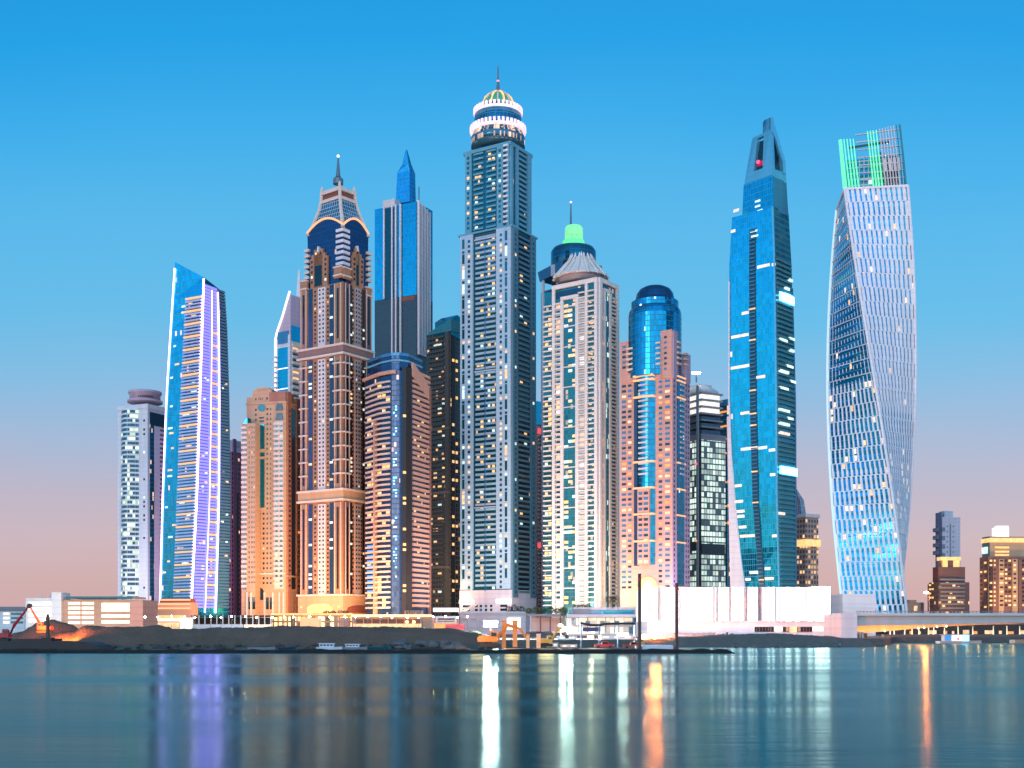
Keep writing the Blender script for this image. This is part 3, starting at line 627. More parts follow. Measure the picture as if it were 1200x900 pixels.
cx = T.cen(); q = [(467, 236), (487, 236), (486.2, 205), (477.4, 181), (474.6, 181), (466.6, 205)]
sp = Frame([(gz(y, cx.y), solve(a, b, c, cx.y - 8, 1.4)) for y, a, b, c in ((240, 463.5, 480, 487.5), (204, 465.5, 480, 486.5), (196, 471, 478.6, 482.4), (180, 475.5, 476.6, 477.3))])
MB().loft([[(p.x, p.y, z) for p in pl] for z, pl in sp.lv]).build('spire', curtain('spire_glass', (.02, .30, .50), (.03, .26, .42), 1.6, 3.4, .08, .12, 0, WARM, 0, .85), T.root)
MB().tube([(gx(491, cx.y), cx.y, gz(240, cx.y)), (gx(491, cx.y), cx.y, gz(219, cx.y))], .5).build('antenna', C['steel'], T.root)

# 8 rounded dark blue block in front
Y = 780
def arcpoly(pts): return [Vector((gx(p, y), y)) for p, y in pts]
pl = arcpoly([(428, 800), (447, 783), (459, 776), (468, 775), (476, 777), (482, 781), (503, 806), (470, 845)])
T = Tower('rounded_tower', 'rounded navy tower with tan balcony bands, a black glass corner and a stepped glass top', 428, 459, 503, Y, poly=pl)
T.body('shaft', 436, None, curtain('rounded_glass', (.008, .045, .12), (.006, .02, .06), 1.7, 3.35, .08, .12, .012, WARM, 1.3, .4, .12))
top = Frame([(0, arcpoly([(431, 800), (447, 784), (459, 777.5), (468, 776.5), (478, 780), (494, 798), (470, 838)]))])
T.body('glass_top', 418, 437, navy, top)
MB().loft(top.prism(T.z(418), T.z(414.5), .5)).build('top_rim', C['bluec'], T.root); MB().loft(top.prism(T.z(424.6), T.z(422.6), .6)).build('top_rim', plain('teal_rim', (.12, .36, .44)), T.root)
blk = MB(); fr8 = T.fr
for f in (3, 4): blk.hexa(fr8.hexf(f, 0 if f == 4 else .35, 1, GROUND, T.z(431), -.3, .25))
blk.build('black_corner', C['black'], T.root)
P8 = plain('balcony_render', (.60, .46, .38)); P8b = plain('balcony_peach', (.52, .29, .20))
its = []
for y in T.rows(447, 716, 6.0):
    b = MB(); z0, z1 = T.z(y + 2.1), T.z(y)
    pp = [fr8.P(0, .05, z0, .6), fr8.P(0, .6, z0, 1.8), fr8.P(0, 1, z0, 2.2), fr8.P(1, .9, z0, 1.0), fr8.P(1, .9, z0, -.4), fr8.P(0, 1, z0, -.6), fr8.P(0, .05, z0, -.4)]
    b.loft([pp, [Vector((p.x, p.y, z1)) for p in pp]]).build('balcony', P8, T.root)
pp = [fr8.P(0, -.1, 0, 1.0), fr8.P(0, 1, 0, 2.6), fr8.P(1, 1, 0, 2.2), fr8.P(2, .6, 0, 1.6), fr8.P(2, .6, 0, -.4), fr8.P(0, 1, 0, -1), fr8.P(0, -.1, 0, -.4)]
MB().loft([[(p.x, p.y, T.z(y)) for p in pp] for y in (439.5, 436)]).build('canopy', P8b, T.root)
T.box('divider', 0, 441, 442.2, 491, None, P8b, 2.4)
T.bands('balcony', 5, 483, 502.6, 432, 716, 6.0, .52, P8b, 1.2, cap=100)
MB().loft([[fr8.P(5, a, T.z(y), o) for a, y in ((0.02, 440), (.97, 462), (.97, 447), (.62, 436), (.30, 430), (.02, 424))] for o in (-.3, 1.1)]).build('gable_wall', P8b, T.root)
T.box('edge_pier', 5, 501.4, 503, 446, None, C['brown'], 1.6)
T.wins(0, [(431, 435), (436, 440), (443, 447)], 449.6, 714, 6, .5, [E['gold'], E['warm']], [2, 1], .4, skip=.82)
T.wins(1, [(448.5, 452), (453, 457)], 449.4, 714, 6, .5, [E['gold'], E['warm']], [2, 1], .5, skip=.82)
T.wins(2, [(461, 462.6), (463.4, 465)], 470, 700, 3.6, .4, [E['cyan'], E['white']], [3, 1], .4, skip=.72)
T.wins(3, [(472, 475.6)], 463, 700, 6, .5, [E['gold']], [1], .4, skip=.88)
T.wins(5, [(485, 487), (489, 491), (494, 496)], 452, 700, 6, .5, [E['warm']], [1], .4, skip=.9)
T.bands('blue_window', 0, 431, 440, 637, 700, 6, .4, E['blue'], .5); 

# 9 dark tower with the sloping green roof
Y = 900
T = Tower('balcony_tower', 'dark olive tower with sloping green glass roof and scattered yellow lit balconies', 500, 528, 546, Y, 1.4)
T.body('shaft', 388, None, curtain('olive_tower', (.02, .024, .026), (.085, .08, .07), 3.0, 3.6, .3, .3, .05, WARM, 1.0, .3))
T.bands('balcony', 0, 502.5, 521, 392, 715, 5.4, .42, C['olive'], 1.5, cap=60); T.box('pier', 0, 522.5, 527, 388, None, C['olive'], 1.2); T.box('recess', 1, 529, 533, 392, None, C['black'], .3)
MB().loft([[T.fr.P(0, a, T.z(y), o) for a, y in ((-.02, 388), (1.05, 388), (1.05, 374), (.5, 380), (.2, 384))] for o in (-16, .8)]).build('sloped_roof', curtain('green_roof', (.05, .16, .16), (.09, .2, .2), 2, 2, .08, .08, 0, WARM, 0, .4), T.root)
MB().loft([[T.fr.P(1, a, T.z(y), o) for a, y in ((0, 392), (1, 398), (1, 372), (.4, 367), (0, 374))] for o in (-16, .6)]).build('sloped_roof', C['teal'], T.root)
T.wins(0, [(503, 507), (508.5, 512), (513.5, 517.5), (518.5, 521), (523, 526)], 395, 700, 5.4, .45, [E['gold'], E['cool'], E['warm']], [3, 2, 3], .4, skip=.86)
T.wins(1, [(529.5, 532), (534, 536)], 420, 700, 10.8, .3, [E['gold'], E['warm']], [3, 1], .5, skip=.6)
for y in (500, 575, 663): T.box('belt', 0, 500, 528, y, y + 3, plain('belt_render', (.14, .12, .10)), 1.8)

# 10 tallest tower with the domed crown
Y = 850
T = Tower('domed_tower', 'tallest tower in the middle with white piers, blue glass balconies and ringed dome crown', 540, 599.5, 627, Y, 1.35)
WH = plain('tower_sky_white', (.36, .50, .59)); SH = plain('tower_shade_side', (.07, .17, .22))  # front piers tinted with sky light, side copy darkened as the shaded face
core = curtain('domed_core', (.010, .13, .17), (.02, .10, .13), 1.6, 3.66, .08, .12, .012, WARM, 1.1, .5)
T.body('core', 263, None, core)
U = T.sub(545.5, 597.5, 621.5, Y + 4, 1.35); T.body('upper_core', 166, 264, core, U)
for k in range(3): pass
TL = [C['teal'], E['warm'], E['cool']]
UW = plain('upper_sky_tint', (.10, .32, .42))  # bluer copy for the upper piers: sky light put into the colour
# lower part: two piers on the front, three on the side, balconies between
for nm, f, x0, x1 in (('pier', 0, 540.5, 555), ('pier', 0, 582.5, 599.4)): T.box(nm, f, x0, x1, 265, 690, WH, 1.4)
for y in T.rows(277, 690, 6.0):
    pass
T.wins(0, [(549.6, 552.2), (587, 589.4)], 272, 690, 6.0, .52, TL, [16, 5, 3], 1.6, cap=60)
T.wins(0, [(543, 545.6), (593, 595.6)], 270, 690, 18.0, .62, TL, [14, 1, 1], 1.6, cap=60); T.wins(0, [(543, 545.6), (593, 595.6)], 284, 690, 18.0, .16, TL, [10, 3, 3], 1.6, cap=40)
T.bands('balcony', 0, 558, 581.6, 270, 692, 6.0, .42, plain('balcony_pale', (.29, .43, .52)), 1.0, cap=75)
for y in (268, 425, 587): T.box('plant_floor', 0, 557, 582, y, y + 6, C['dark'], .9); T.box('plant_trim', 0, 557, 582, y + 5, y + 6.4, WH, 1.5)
T.box('centre_mullion', 0, 569, 569.8, 274, 692, C['bluec'], 1.3)
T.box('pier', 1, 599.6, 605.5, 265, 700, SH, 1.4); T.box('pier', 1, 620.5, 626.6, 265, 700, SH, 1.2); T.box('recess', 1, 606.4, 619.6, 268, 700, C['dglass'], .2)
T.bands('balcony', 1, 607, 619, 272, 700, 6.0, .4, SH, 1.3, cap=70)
T.wins(1, [(601.5, 603)], 272, 700, 6.0, .5, TL, [20, 2, 1], 1.6, cap=30); T.wins(1, [(622.6, 624.4)], 272, 700, 6.0, .5, TL, [20, 1, 1], 1.4, cap=30); T.wins(1, [(609, 612), (614, 617)], 275, 700, 6, .4, [E['gold'], E['cool']], [3, 1], .4, skip=.93)
T.wins(0, [(559, 562), (563.5, 566.5), (572, 574.5), (577, 580)], 273, 692, 6.0, .5, [E['gold'], E['cool'], E['warm']], [3, 2, 3], .4, skip=.74)
# upper part
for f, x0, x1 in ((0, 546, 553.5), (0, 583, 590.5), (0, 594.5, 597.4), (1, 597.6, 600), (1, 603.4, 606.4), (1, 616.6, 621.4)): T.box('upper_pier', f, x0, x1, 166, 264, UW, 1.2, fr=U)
T.wins(0, [(548.4, 551), (585.4, 588)], 170, 262, 6.0, .52, TL, [12, 3, 2], 1.4, cap=40, fr=U)
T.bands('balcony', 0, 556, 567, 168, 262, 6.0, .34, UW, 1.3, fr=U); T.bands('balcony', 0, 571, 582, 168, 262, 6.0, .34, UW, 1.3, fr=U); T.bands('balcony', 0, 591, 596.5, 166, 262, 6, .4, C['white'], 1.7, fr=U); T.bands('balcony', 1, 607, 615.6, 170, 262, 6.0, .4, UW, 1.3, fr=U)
T.wins(0, [(557, 560), (561, 564), (572.5, 575.5), (577, 580)], 171, 262, 6.0, .5, [E['gold'], E['warm'], E['cool']], [2, 2, 1], .5, skip=.72, fr=U)
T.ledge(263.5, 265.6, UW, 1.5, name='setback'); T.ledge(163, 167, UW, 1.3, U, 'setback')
# round crown
cx = T.cen(U); yy = cx.y; cpx = HX + cx.x * F / yy
def cr(name, prof, mat, n=48): return T.lathe(name, cpx, prof, mat, Y=yy, n=n)
cr('crown_drum', [(31.5, 174), (31.5, 162), (29.5, 160), (29.5, 152)], curtain('drum_glass', (.02, .12, .20), (.03, .16, .24), 2, 5, .12, .3, .45, WARM, 1.2, .5))
def crenel(r, y0, y1, n, mat):
    rr = r * yy / F
    MB().cyl(cx, [(rr, gz(y1, yy)), (rr + .6, gz(y1 - (y1 - y0) * .35, yy)), (rr - .6, gz(y1 - (y1 - y0) * .35, yy))], 48).build('lit_ring', mat, T.root)
    b = MB()
    for k in range(n):
        a0, a1 = 2 * math.pi * k / n, 2 * math.pi * (k + .52) / n; z0, z1 = gz(y1 - (y1 - y0) * .36, yy), gz(y0, yy)
        b.hexa([(cx.x + q * math.cos(a), cx.y + q * math.sin(a), z) for z in (z0, z1) for a, q in ((a0, rr + .5), (a1, rr + .5), (a1, rr - .7), (a0, rr - .7))])
    b.build('crenellation', mat, T.root)
RL = glow('ring_light', (1, .76, .88), .92, var=.35)
crenel(32.3, 150.2, 157.6, 40, RL)
cr('upper_drum', [(28.5, 160), (27.6, 150), (27.6, 133)], curtain('drum_blue', (.02, .20, .36), (.03, .28, .40), 2, 3.5, .1, .12, 0, WARM, 0, .7))
crenel(28.2, 129, 136, 36, RL)
cr('attic_ring', [(23, 136), (22.4, 128)], C['bluec'])
cr('dome', [(20, 130), (19, 124), (16, 117.5), (11, 112.5), (5, 109), (1.8, 107), (.1, 106.6)], plain('green_dome', (.05, .42, .25), .4))
for k in range(16):
    a = 2 * math.pi * k / 16; s = yy / F
    MB().tube([(cx.x + r * s * math.cos(a), cx.y + r * s * math.sin(a), gz(y, yy)) for r, y in ((20.2, 129.6), (19.2, 123.8), (16.2, 117.2), (11.2, 112.2), (5, 108.6))], .8, 5).build('dome_rib', E['gold'] if k % 2 else C['cream'], T.root)
MB().tube([(cx.x, cx.y, gz(107, yy)), (cx.x, cx.y, gz(96, yy)), (cx.x, cx.y, gz(78, yy))], [1.5, .8, .45], 8).build('mast', C['steel'], T.root); MB().ball((cx.x, cx.y, gz(95, yy)), 1.0, 6).build('beacon', glow('dim_red_beacon', (1, .35, .25), 1.2), T.root)
# lit foot
for x0, x1 in ((540, 556), (583, 600)): T.box('light_bar', 0, x0, x1, 702, 707, E['white'], 2.2)
T.body('base', 691, None, plain('base_lilac', (.55, .50, .54)), o=.6)
T.wins(0, [(543, 551), (557.5, 560.5), (563, 565.5), (569, 571.5), (575, 577.5), (587, 595)], 708.5, 718, 4.6, .6, [C['bluec'], C['gglass']], [2, 3], .9)

# 11 slim pink tower in the gap
T = Tower('slim_tower', 'slim pink and white tower with red lights in the gap beside the tallest tower', 618, 630, 641, 1010, 1.0)
T.body('shaft', 497, None, C['pink']); T.box('blue_screen', 0, 620, 630, 470, 498, C['bglass'], .2, -8); T.body('glass_cap', 474, 497, C['bglass'], T.sub(626, 630, 634, 1012))
T.bands('balcony', 1, 630.4, 634, 500, 715, 4.6, .5, C['white'], 1.5, cap=60)
for y in (502, 636): T.box('red_light', 1, 630, 634, y, y + 6, glow('red_glow', (1, .10, .12), .9), 2.0)
T.box('pier', 1, 635, 640, 500, None, C['redbrown'], 1.0)

# 12 tower with the green lantern
Y = 950
T = Tower('lantern_tower', 'dark steel tower behind with a glowing green rooftop lantern and mast', 634, 676, 716, Y, 1.0)
T.body('shaft', 330, None, curtain('lantern_shaft', (.015, .06, .09), (.10, .14, .17), 2.2, 3.8, .22, .25, .02, MIXED, 1.1, .5))
T.box('edge_pier', 0, 635.5, 638, 317, None, C['white'], 1.0)
MB().loft([[T.fr.P(0, a, T.z(y), o) for a, y in ((-.06, 306), (.6, 300), (.6, 312), (0.0, 318))] for o in (-12, 1.5)]).build('roof_wing', C['bluec'], T.root)
T.box('side_wall', 1, 690, 705, 303, 332, C['redbrown'], .4, -6); T.box('stair_block', 1, 686, 697, 296, 320, C['rust'], .6, -6)
T.lathe('drum', 672, [(26.5, 332), (26.5, 296), (24, 292)], curtain('drum_teal', (.012, .12, .19), (.02, .16, .24), 2, 4, .07, .1, 0, WARM, 0, .6)); T.box('drum_screen', 0, 648, 652, 303, 316, C['white'], 2.5, -4)
T.lathe('lantern_skirt', 672, [(18.4, 294.5), (15.2, 291), (13.2, 287), (12.8, 283)], E['green'])
T.lathe('lantern', 672.5, [(10.6, 288), (10.6, 268), (9, 265.6), (0.5, 264.8)], glow('green_lantern', (.30, 1, .42), .72, var=.35))
T.spire(669, 237, 268, 1.0, .4, C['steel'], Y=T.cen().y, beacon=glow('pink_beacon', (1, .5, .6), 2))

# 13 white tower with the tent crown
Y = 800
CW = plain('cream_white', (.70, .655, .60)); CW2 = plain('cream_wall', (.60, .55, .49))
T = Tower('tent_tower', 'white framed tower with conical tent crown and many lit apartments', 638, 701, 724, Y, 1.7)
T.body('core', 331, None, curtain('tent_core', (.010, .16, .19), (.03, .12, .15), 2.0, 3.45, .06, .16, .06, WARM, .9, .5))
T.box('glass_head', 0, 649, 688, 333, 341, C['navy'], .3); cap = [(648, 650.4, 325, None), (686, 689.4, 333, 347)]
for y0, y1, f, x0, x1 in ((325, 330, 0, 648, 701), (325, 330, 1, 701, 723.5)): T.box('parapet', f, x0, x1, y0, y1, CW, 1.6, -3)
for f, x0, x1, y0 in ((0, 648.2, 651.4, 327), (0, 658, 661, 344), (0, 675.4, 679.2, 344), (0, 686.6, 689.6, 329), (0, 697.6, 700.8, 327), (1, 701.2, 704, 327), (1, 706.4, 708, 338), (1, 712.6, 714.6, 338), (1, 721, 723.6, 329)): T.box('pier', f, x0, x1, y0, None, CW, 1.5)
T.box('window_head', 0, 658, 679, 340.5, 344.5, CW, 1.5); T.box('window_head', 1, 706, 714.6, 335.5, 339, CW, 1.5)
for x0, x1, y0 in ((638.2, 647.6, 348), (651.6, 658, 347), (679.2, 686.6, 339), (689.6, 697.6, 339)): T.bands('balcony', 0, x0, x1, y0, 712, 6.0, .24, CW, 2.0, cap=62)
T.box('apartment_wall', 0, 652, 658, 347, None, CW2, .8); T.box('apartment_wall', 0, 679.4, 686.4, 345, None, CW2, .8)
T.wins(0, [(653, 657), (680.4, 685.4)], 350, 710, 6.0, .48, [C['teal'], E['warm'], E['white']], [12, 3, 1], 1.0, cap=100)
T.wins(0, [(639, 642), (643, 646.6), (690.4, 693.4), (694, 697)], 350.4, 710, 6.0, .5, [E['warm'], E['gold'], E['cool']], [3, 2, 1], .4, skip=.68)
T.wins(0, [(661.4, 666), (666.4, 670.6), (671, 675)], 350, 710, 6.0, .55, [E['warm'], E['cool'], E['gold']], [3, 2, 1], .4, skip=.70)
T.bands('floor_line', 0, 661, 675.4, 352, 712, 24, .05, CW, .6)
T.box('glass_slot', 1, 708, 712.6, 339, None, curtain('tent_slot', (.012, .14, .16), (.02, .12, .13), 1.5, 3.45, .08, .12, .16, COOL, .9, .5), .6)
T.wins(1, [(704.3, 706)], 345, 710, 6.0, .5, [C['gglass'], E['warm']], [4, 2], .3, cap=60); T.bands('balcony', 1, 715, 723.4, 342, 712, 4.6, .4, C['cream'], 1.4, cap=70)
cx = T.cen(); s = cx.y / F; cp = HX + cx.x / s
T.lathe('tent_roof', cp, [(32, 327), (31, 325), (24, 319), (17, 311), (12.5, 304), (9, 302.5), (8, 306)], CW, Y=cx.y, n=16, smooth=False)
T.lathe('crown_drum', cp, [(27, 333), (27, 322)], plain('drum_lilac', (.28, .25, .28)), Y=cx.y)
for k in range(16):
    a = 2 * math.pi * (k + .5) / 16
    MB().tube([(cx.x + r * s * math.cos(a), cx.y + r * s * math.sin(a), gz(y, cx.y)) for r, y in ((33, 327.5), (24.6, 318), (17.6, 310), (13, 302.5), (12.6, 299.5))], [.9, .9, .9, .8, .4], 5).build('tent_rib', CW, T.root)
T.lathe('finial', cp + .5, [(7, 306), (6, 303), (2.6, 301), (1.5, 298), (.2, 294)], CW, Y=cx.y, n=12)
# 14 salmon tower with the blue glass dome
Y = 760
T = Tower('dome_glass_tower', 'salmon stone tower wrapped round a blue glass cylinder with a dark dome', 727, 788, 808.5, Y, 1.5)
T.body('shaft', 440, None, C['pink'])
bcy = curtain('blue_cylinder', (.010, .22, .36), (.012, .15, .26), 2.0, 3.45, .06, .14, .01, COOL, 1.0, .9, .14)
cx = T.cen(); s = cx.y / F; cp = HX + cx.x / s
T.lathe('glass_cylinder', 767.5, [(31, 445), (31, 372), (30, 366), (27.5, 362), (27.5, 355)], bcy, Y=cx.y, n=40, smooth=False)
T.lathe('dome', 767.5, [(27.5, 357), (24, 353), (22.4, 350), (21.4, 345), (18, 340), (12.5, 337), (6, 335.8), (.3, 335.5)], plain('dome_blue', (.015, .10, .22), .2, .3, metal=.7), Y=cx.y, n=40)
for k, (px, py) in enumerate(((765, 337), (775, 348.5), (783, 350), (751, 356.5))):
    Yq = cx.y - 24 * s; MB().ball((gx(px, Yq + (10 if py < 340 else 2)), Yq + (10 if py < 340 else 2), gz(py, Yq)), .8, 6).build('roof_light', E['white'], T.root)
PK = C['pink']
T.box('side_pier', 0, 727.2, 737, 392, 442, PK, .8, -14); T.box('side_pier', 0, 737, 745.5, 431, 442, PK, .8, -10); T.box('side_pier', 0, 775, 788, 386, 442, PK, .8, -8); T.box('side_pier', 0, 768, 776, 426, 442, PK, .8, -6)
T.box('side_pier', 1, 788, 792, 388, 442, C['lav'], .8, -8); T.box('side_pier', 1, 803, 808, 408, 442, C['lav'], .8, -8)
T.bands('balcony', 0, 736, 745, 401, 432, 6.2, .35, C['cream'], 2.6); T.bands('balcony', 0, 766, 775.4, 399, 428, 6.2, .35, C['cream'], 2.6); T.bands('balcony', 1, 792, 796, 398, 430, 6.2, .35, C['cream'], 1.8); T.bands('balcony', 1, 801, 804, 408, 430, 6.2, .35, C['cream'], 1.8)
T.bulge('glass_bay', 0, 745.6, 768, 436, 661, 3.0, bcy); T.box('glass_bay', 1, 793.5, 801, 436, 686, bcy, .5)
T.box('shadow_slot', 0, 745, 749, 442, 662, C['navy'], 2.4); T.box('bay_wall', 0, 750, 763.6, 570, 661, PK, 3.5)
for y in (436, 441, 461, 538, 569, 600, 632):
    T.box('lit_band', 0, 745, 768, y, y + 1.9, E['orange'], 3.9); T.box('lit_band', 1, 793, 802, y + 2, y + 3.6, E['orange'], 1.2)
it = []
for y in T.rows(447, 562, 6.2):
    it.append((T.fr.hexf(0, T.a(0, 751), T.a(0, 762), T.z(y + 2), T.z(y), -.2, 3.7), 0)); it.append((T.fr.hexf(1, T.a(1, 796), T.a(1, 800), T.z(y + 2), T.z(y), -.2, 1.4), 0))
reps(it, 'balcony', [C['offwhite']], T.root)
PW = [C['bluec'], C['gglass'], E['warm'], E['amber']]
T.wins(0, [(730, 734)], 397, 426, 6.2, .45, PW, [2, 2, 0, 0], 1.0); T.wins(0, [(779, 782)], 393, 438, 6.2, .42, PW, [2, 2, 0, 0], 1.0)
T.wins(0, [(728.8, 733.6), (736, 740), (772, 776), (779.5, 785)], 444, 690, 6.2, .46, PW, [5, 4, 2, 1], .15, cap=100)
T.wins(0, [(751.4, 755.6), (757.6, 762.4)], 575, 660, 6.2, .5, PW, [4, 4, 1, 0], 3.7, cap=40)
T.wins(1, [(789.4, 790.8), (803.4, 804.6), (806, 807.2)], 444, 690, 6.2, .5, [C['purple'], C['gglass']], [2, 1], .15, cap=60)
T.box('lavender_face', 1, 788.2, 792.8, 442, None, C['lav'], .1, -.2); T.box('lavender_face', 1, 801.8, 808.2, 442, None, C['lav'], .1, -.2)
arch(T, 'lit_arch', 0, 748, 771, 675, 712, E['gold'], 1.0, rect=.6); arch(T, 'arch_pane', 0, 754, 766, 680, 712, glow('arch_light', (1, .72, .40), 7), 1.3, rect=.6)

# 15 glass tower still being fitted out, brightly lit
Y = 850
T = Tower('unfinished_tower', 'unfinished tower with bright green-white lit floors and bare concrete top under a floodlight', 802, 822, 850, Y, .9)
T.body('shaft', 515, None, curtain('work_floors', (.10, .16, .15), (.10, .13, .12), 2.6, 4.0, .16, .24, .78, COOL, .85, .1, .3, gvar=.6)); T.ledge(508, 515, C['grey'], .4, name='dark_floor')
U = T.sub(805, 822, 846, Y + 3, .9)
T.body('concrete_core', 446, 515, C['concrete'], T.sub(808, 820, 834, Y + 12, 1))
for y in T.rows(458, 510, 8.0): MB().loft(U.prism(T.z(y + 2), T.z(y), .6)).build('floor_slab', C['concrete'] if y < 488 else C['steel'], T.root)
for y in T.rows(458, 484, 8.0): MB().loft(U.prism(T.z(y + 8), T.z(y + 2.2), -1.2)).build('lit_floor', glow('work_light', (1, .93, .88), .95, var=.4), T.root)
for y in (484, 492, 500): MB().loft(U.prism(T.z(y + 7.6), T.z(y + 2.2), -.8)).build('mesh_floor', plain('scaffold_mesh', (.07, .12, .17)), T.root)
T.box('slot', 0, 817, 821.6, 515, None, C['olive'], .5); T.box('plant_floor', 0, 803, 822, 634, 645, C['dark'], .6); T.box('plant_floor', 1, 822, 849, 637, 650, C['dark'], .6)
MB().tube([T.fr.P(0, .97, GROUND, 3), T.fr.P(0, .97, T.z(452), 3)], 1.1, 6).build('hoist_mast', C['steel'], T.root)
for y in (544, 634): MB().ball(T.fr.P(0, .97, T.z(y), 4.4), .9, 6).build('beacon', E['red'] if y < 600 else E['amber'], T.root)
RFL = glow('roof_flood', (1, .97, .95), 220, True)
for dx in (-2.4, -.8, .8, 2.4):
    q = pt(816, 437, Y + 14); MB().hexa([(q.x + dx + a, q.y + o, q.z + c) for c in (-.5, .6) for a, o in ((-.6, -.3), (.6, -.3), (.6, .4), (-.6, .4))]).build('floodlight', RFL, T.root)
MB().hexa([(q.x + a, q.y + o, q.z - .75 + c) for c in (0, .15) for a, o in ((-3.4, .1), (3.4, .1), (3.4, .3), (-3.4, .3))]).build('floodlight_bar', C['steel'], T.root); MB().tube([pt(816, 448, Y + 14), pt(816, 439, Y + 14)], .6).build('floodlight_mast', C['steel'], T.root)
Q = U.sub if False else T.sub(806, 822, 842, Y + 5, .9)
MB().loft([[(q.x, q.y, z) for q in Q.poly(0)] for z in (T.z(458), T.z(455))] + [[(q.x, q.y, T.z(447)) for q in T.sub(810, 820, 832, Y + 10, .9).poly(0)]]).build('roof_frame', C['offwhite'], T.root)

# 16 blue tower mostly hidden behind
T = Tower('blue_corner_tower', 'narrow blue glass tower edge with orange lit floors seen between two towers', 836, 852, 868, 930, 1.0)
T.body('shaft', 474, None, curtain('edge_tower', (.012, .13, .20), (.02, .10, .15), 2, 3.6, .1, .14, .06, WARM, 1.2, .6)); T.ledge(468, 475, C['bluec'], 1.0, name='roof_screen')
for y in (480, 497, 512, 529, 563, 591, 611): T.box('lit_floor', 1, 852.5, 861, y, y + 3.4, E['orange'] if y != 529 else E['white'], .8); T.box('lit_floor', 0, 842, 851.6, y + 1, y + 3, E['amber'], .8)
T.bands('balcony', 1, 856, 862, 486, 690, 6, .45, C['offwhite'], 1.4, cap=40)

# 17 sculpted blue tower with the blade top
Y = 700
T = Tower('blade_tower', 'tall bright blue glass tower with a blade shaped top and two glowing signs', 856, 910, 932, Y, 1.6)
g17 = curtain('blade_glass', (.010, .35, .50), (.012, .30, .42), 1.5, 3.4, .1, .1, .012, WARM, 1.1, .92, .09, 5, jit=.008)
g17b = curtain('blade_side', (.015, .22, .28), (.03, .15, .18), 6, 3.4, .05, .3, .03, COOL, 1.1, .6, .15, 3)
f17 = Frame([(gz(690, Y), solve(873, 914, 933, Y, 1.6)), (gz(590, Y), solve(860, 911.5, 932.5, Y, 1.6)), (gz(470, Y), solve(854.5, 911, 932, Y, 1.6)), (gz(300, Y), solve(854.5, 908.5, 927.5, Y, 1.6)), (gz(238, Y), solve(858, 906.5, 924, Y, 1.6)), (gz(200, Y), solve(871, 905.5, 921.5, Y, 1.6))])
b = MB(); rings = [[(q.x, q.y, z) for q in f17.poly(z)] for z in [GROUND] + [gz(y, Y) for y in (690, 640, 590, 530, 470, 400, 340, 300, 270, 242)]]
b.loft(rings); k = len(b.f)
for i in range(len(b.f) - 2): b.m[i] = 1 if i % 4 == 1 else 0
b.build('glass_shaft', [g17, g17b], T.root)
UU = Frame([(gz(246, Y), solve(869.5, 906.6, 924, Y + 1, 1.6)), (gz(204, Y), solve(871.5, 905.5, 921.5, Y + 1, 1.6))])
b = MB().loft([[(q.x, q.y, z) for q in p] for z, p in UU.lv]); b.m[1] = 1; b.build('upper_shaft', [g17, C['bluec']], T.root)
LB = plain('blade_cladding', (.10, .42, .58), .35, .12, metal=.4)
CR = Frame([(gz(206, Y), solve(872, 905.6, 921.6, Y + 1, 1.6)), (gz(150, Y), solve(882, 903, 916.5, Y + 2, 1.6))])
# crown: hollow frame of fins, the near blade rising highest
MB().loft([[(q.x, q.y, z) for q in p] for z, p in ((gz(206, Y), CR.poly(0)), (gz(196, Y), CR.poly(gz(196, Y))))]).build('crown_base', LB, T.root)
MB().loft([[(q.x, q.y, z) for q in offset(CR.poly(z), -2.2)] for z in (gz(200, Y), gz(156, Y))]).build('crown_core', C['gglass'], T.root)
def fin(f, a0, a1, y0, y1, nm='crown_fin', t0=None):
    zt, zb = gz(y0, Y), gz(y1, Y); zt2 = gz(t0, Y) if t0 else zt
    A = [CR.P(f, a, zb, o) for a, o in ((a0, .2), (a1, .2), (a1, -2.4), (a0, -2.4))]; B = [CR.P(f, a, z, o) for a, o, z in ((a0, .2, zt), (a1, .2, zt2), (a1, -2.4, zt2), (a0, -2.4, zt))]
    MB().hexa(A + B).build(nm, LB, T.root)
fin(0, .0, .30, 150, 204); fin(0, .30, .64, 150, 153.5, 'crown_beam'); fin(0, .64, 1.0, 150, 204); fin(0, .3, .64, 192, 204, 'crown_beam')
fin(1, .80, 1.0, 176, 208); fin(1, 0, .12, 150, 206)
bl = CR.poly(gz(150, Y)); nv = bl[1]; d1 = (bl[2] - bl[1]).normalized(); d0 = (bl[1] - bl[0]).normalized(); nr = Vector((d1.y, -d1.x))
pr = [(0.0, 152), (0.0, 136), (1.6, 135.4), (4.6, 150), (9.6, 170), (13, 184), (13.5, 198), (11, 198), (10.5, 186), (7, 172), (3.5, 158)]
MB().loft([[(nv.x + d1.x * a * .9 + nr.x * o, nv.y + d1.y * a * .9 + nr.y * o, gz(y, Y)) for a, y in pr] for o in (-.9, .6)]).build('blade', LB, T.root)
MB().loft([[(nv.x - d0.x * a + nr.x * o, nv.y - d0.y * a + nr.y * o, gz(y, Y)) for a, y in ((0, 152), (5.2, 152), (5.2, 137), (4.4, 135.6), (0, 135.6))] for o in (-1.2, -.1)]).build('blade', LB, T.root)
q = CR.P(0, .47, gz(183, Y), .6); MB().ball(q, 1.1, 6).build('beacon', E['red'], T.root); MB().hexa(CR.hexf(0, .33, .62, gz(186, Y), gz(180.5, Y), -2.2, -1.6)).build('red_panel', glow('red_wash', (.55, .01, .08), .45), T.root)
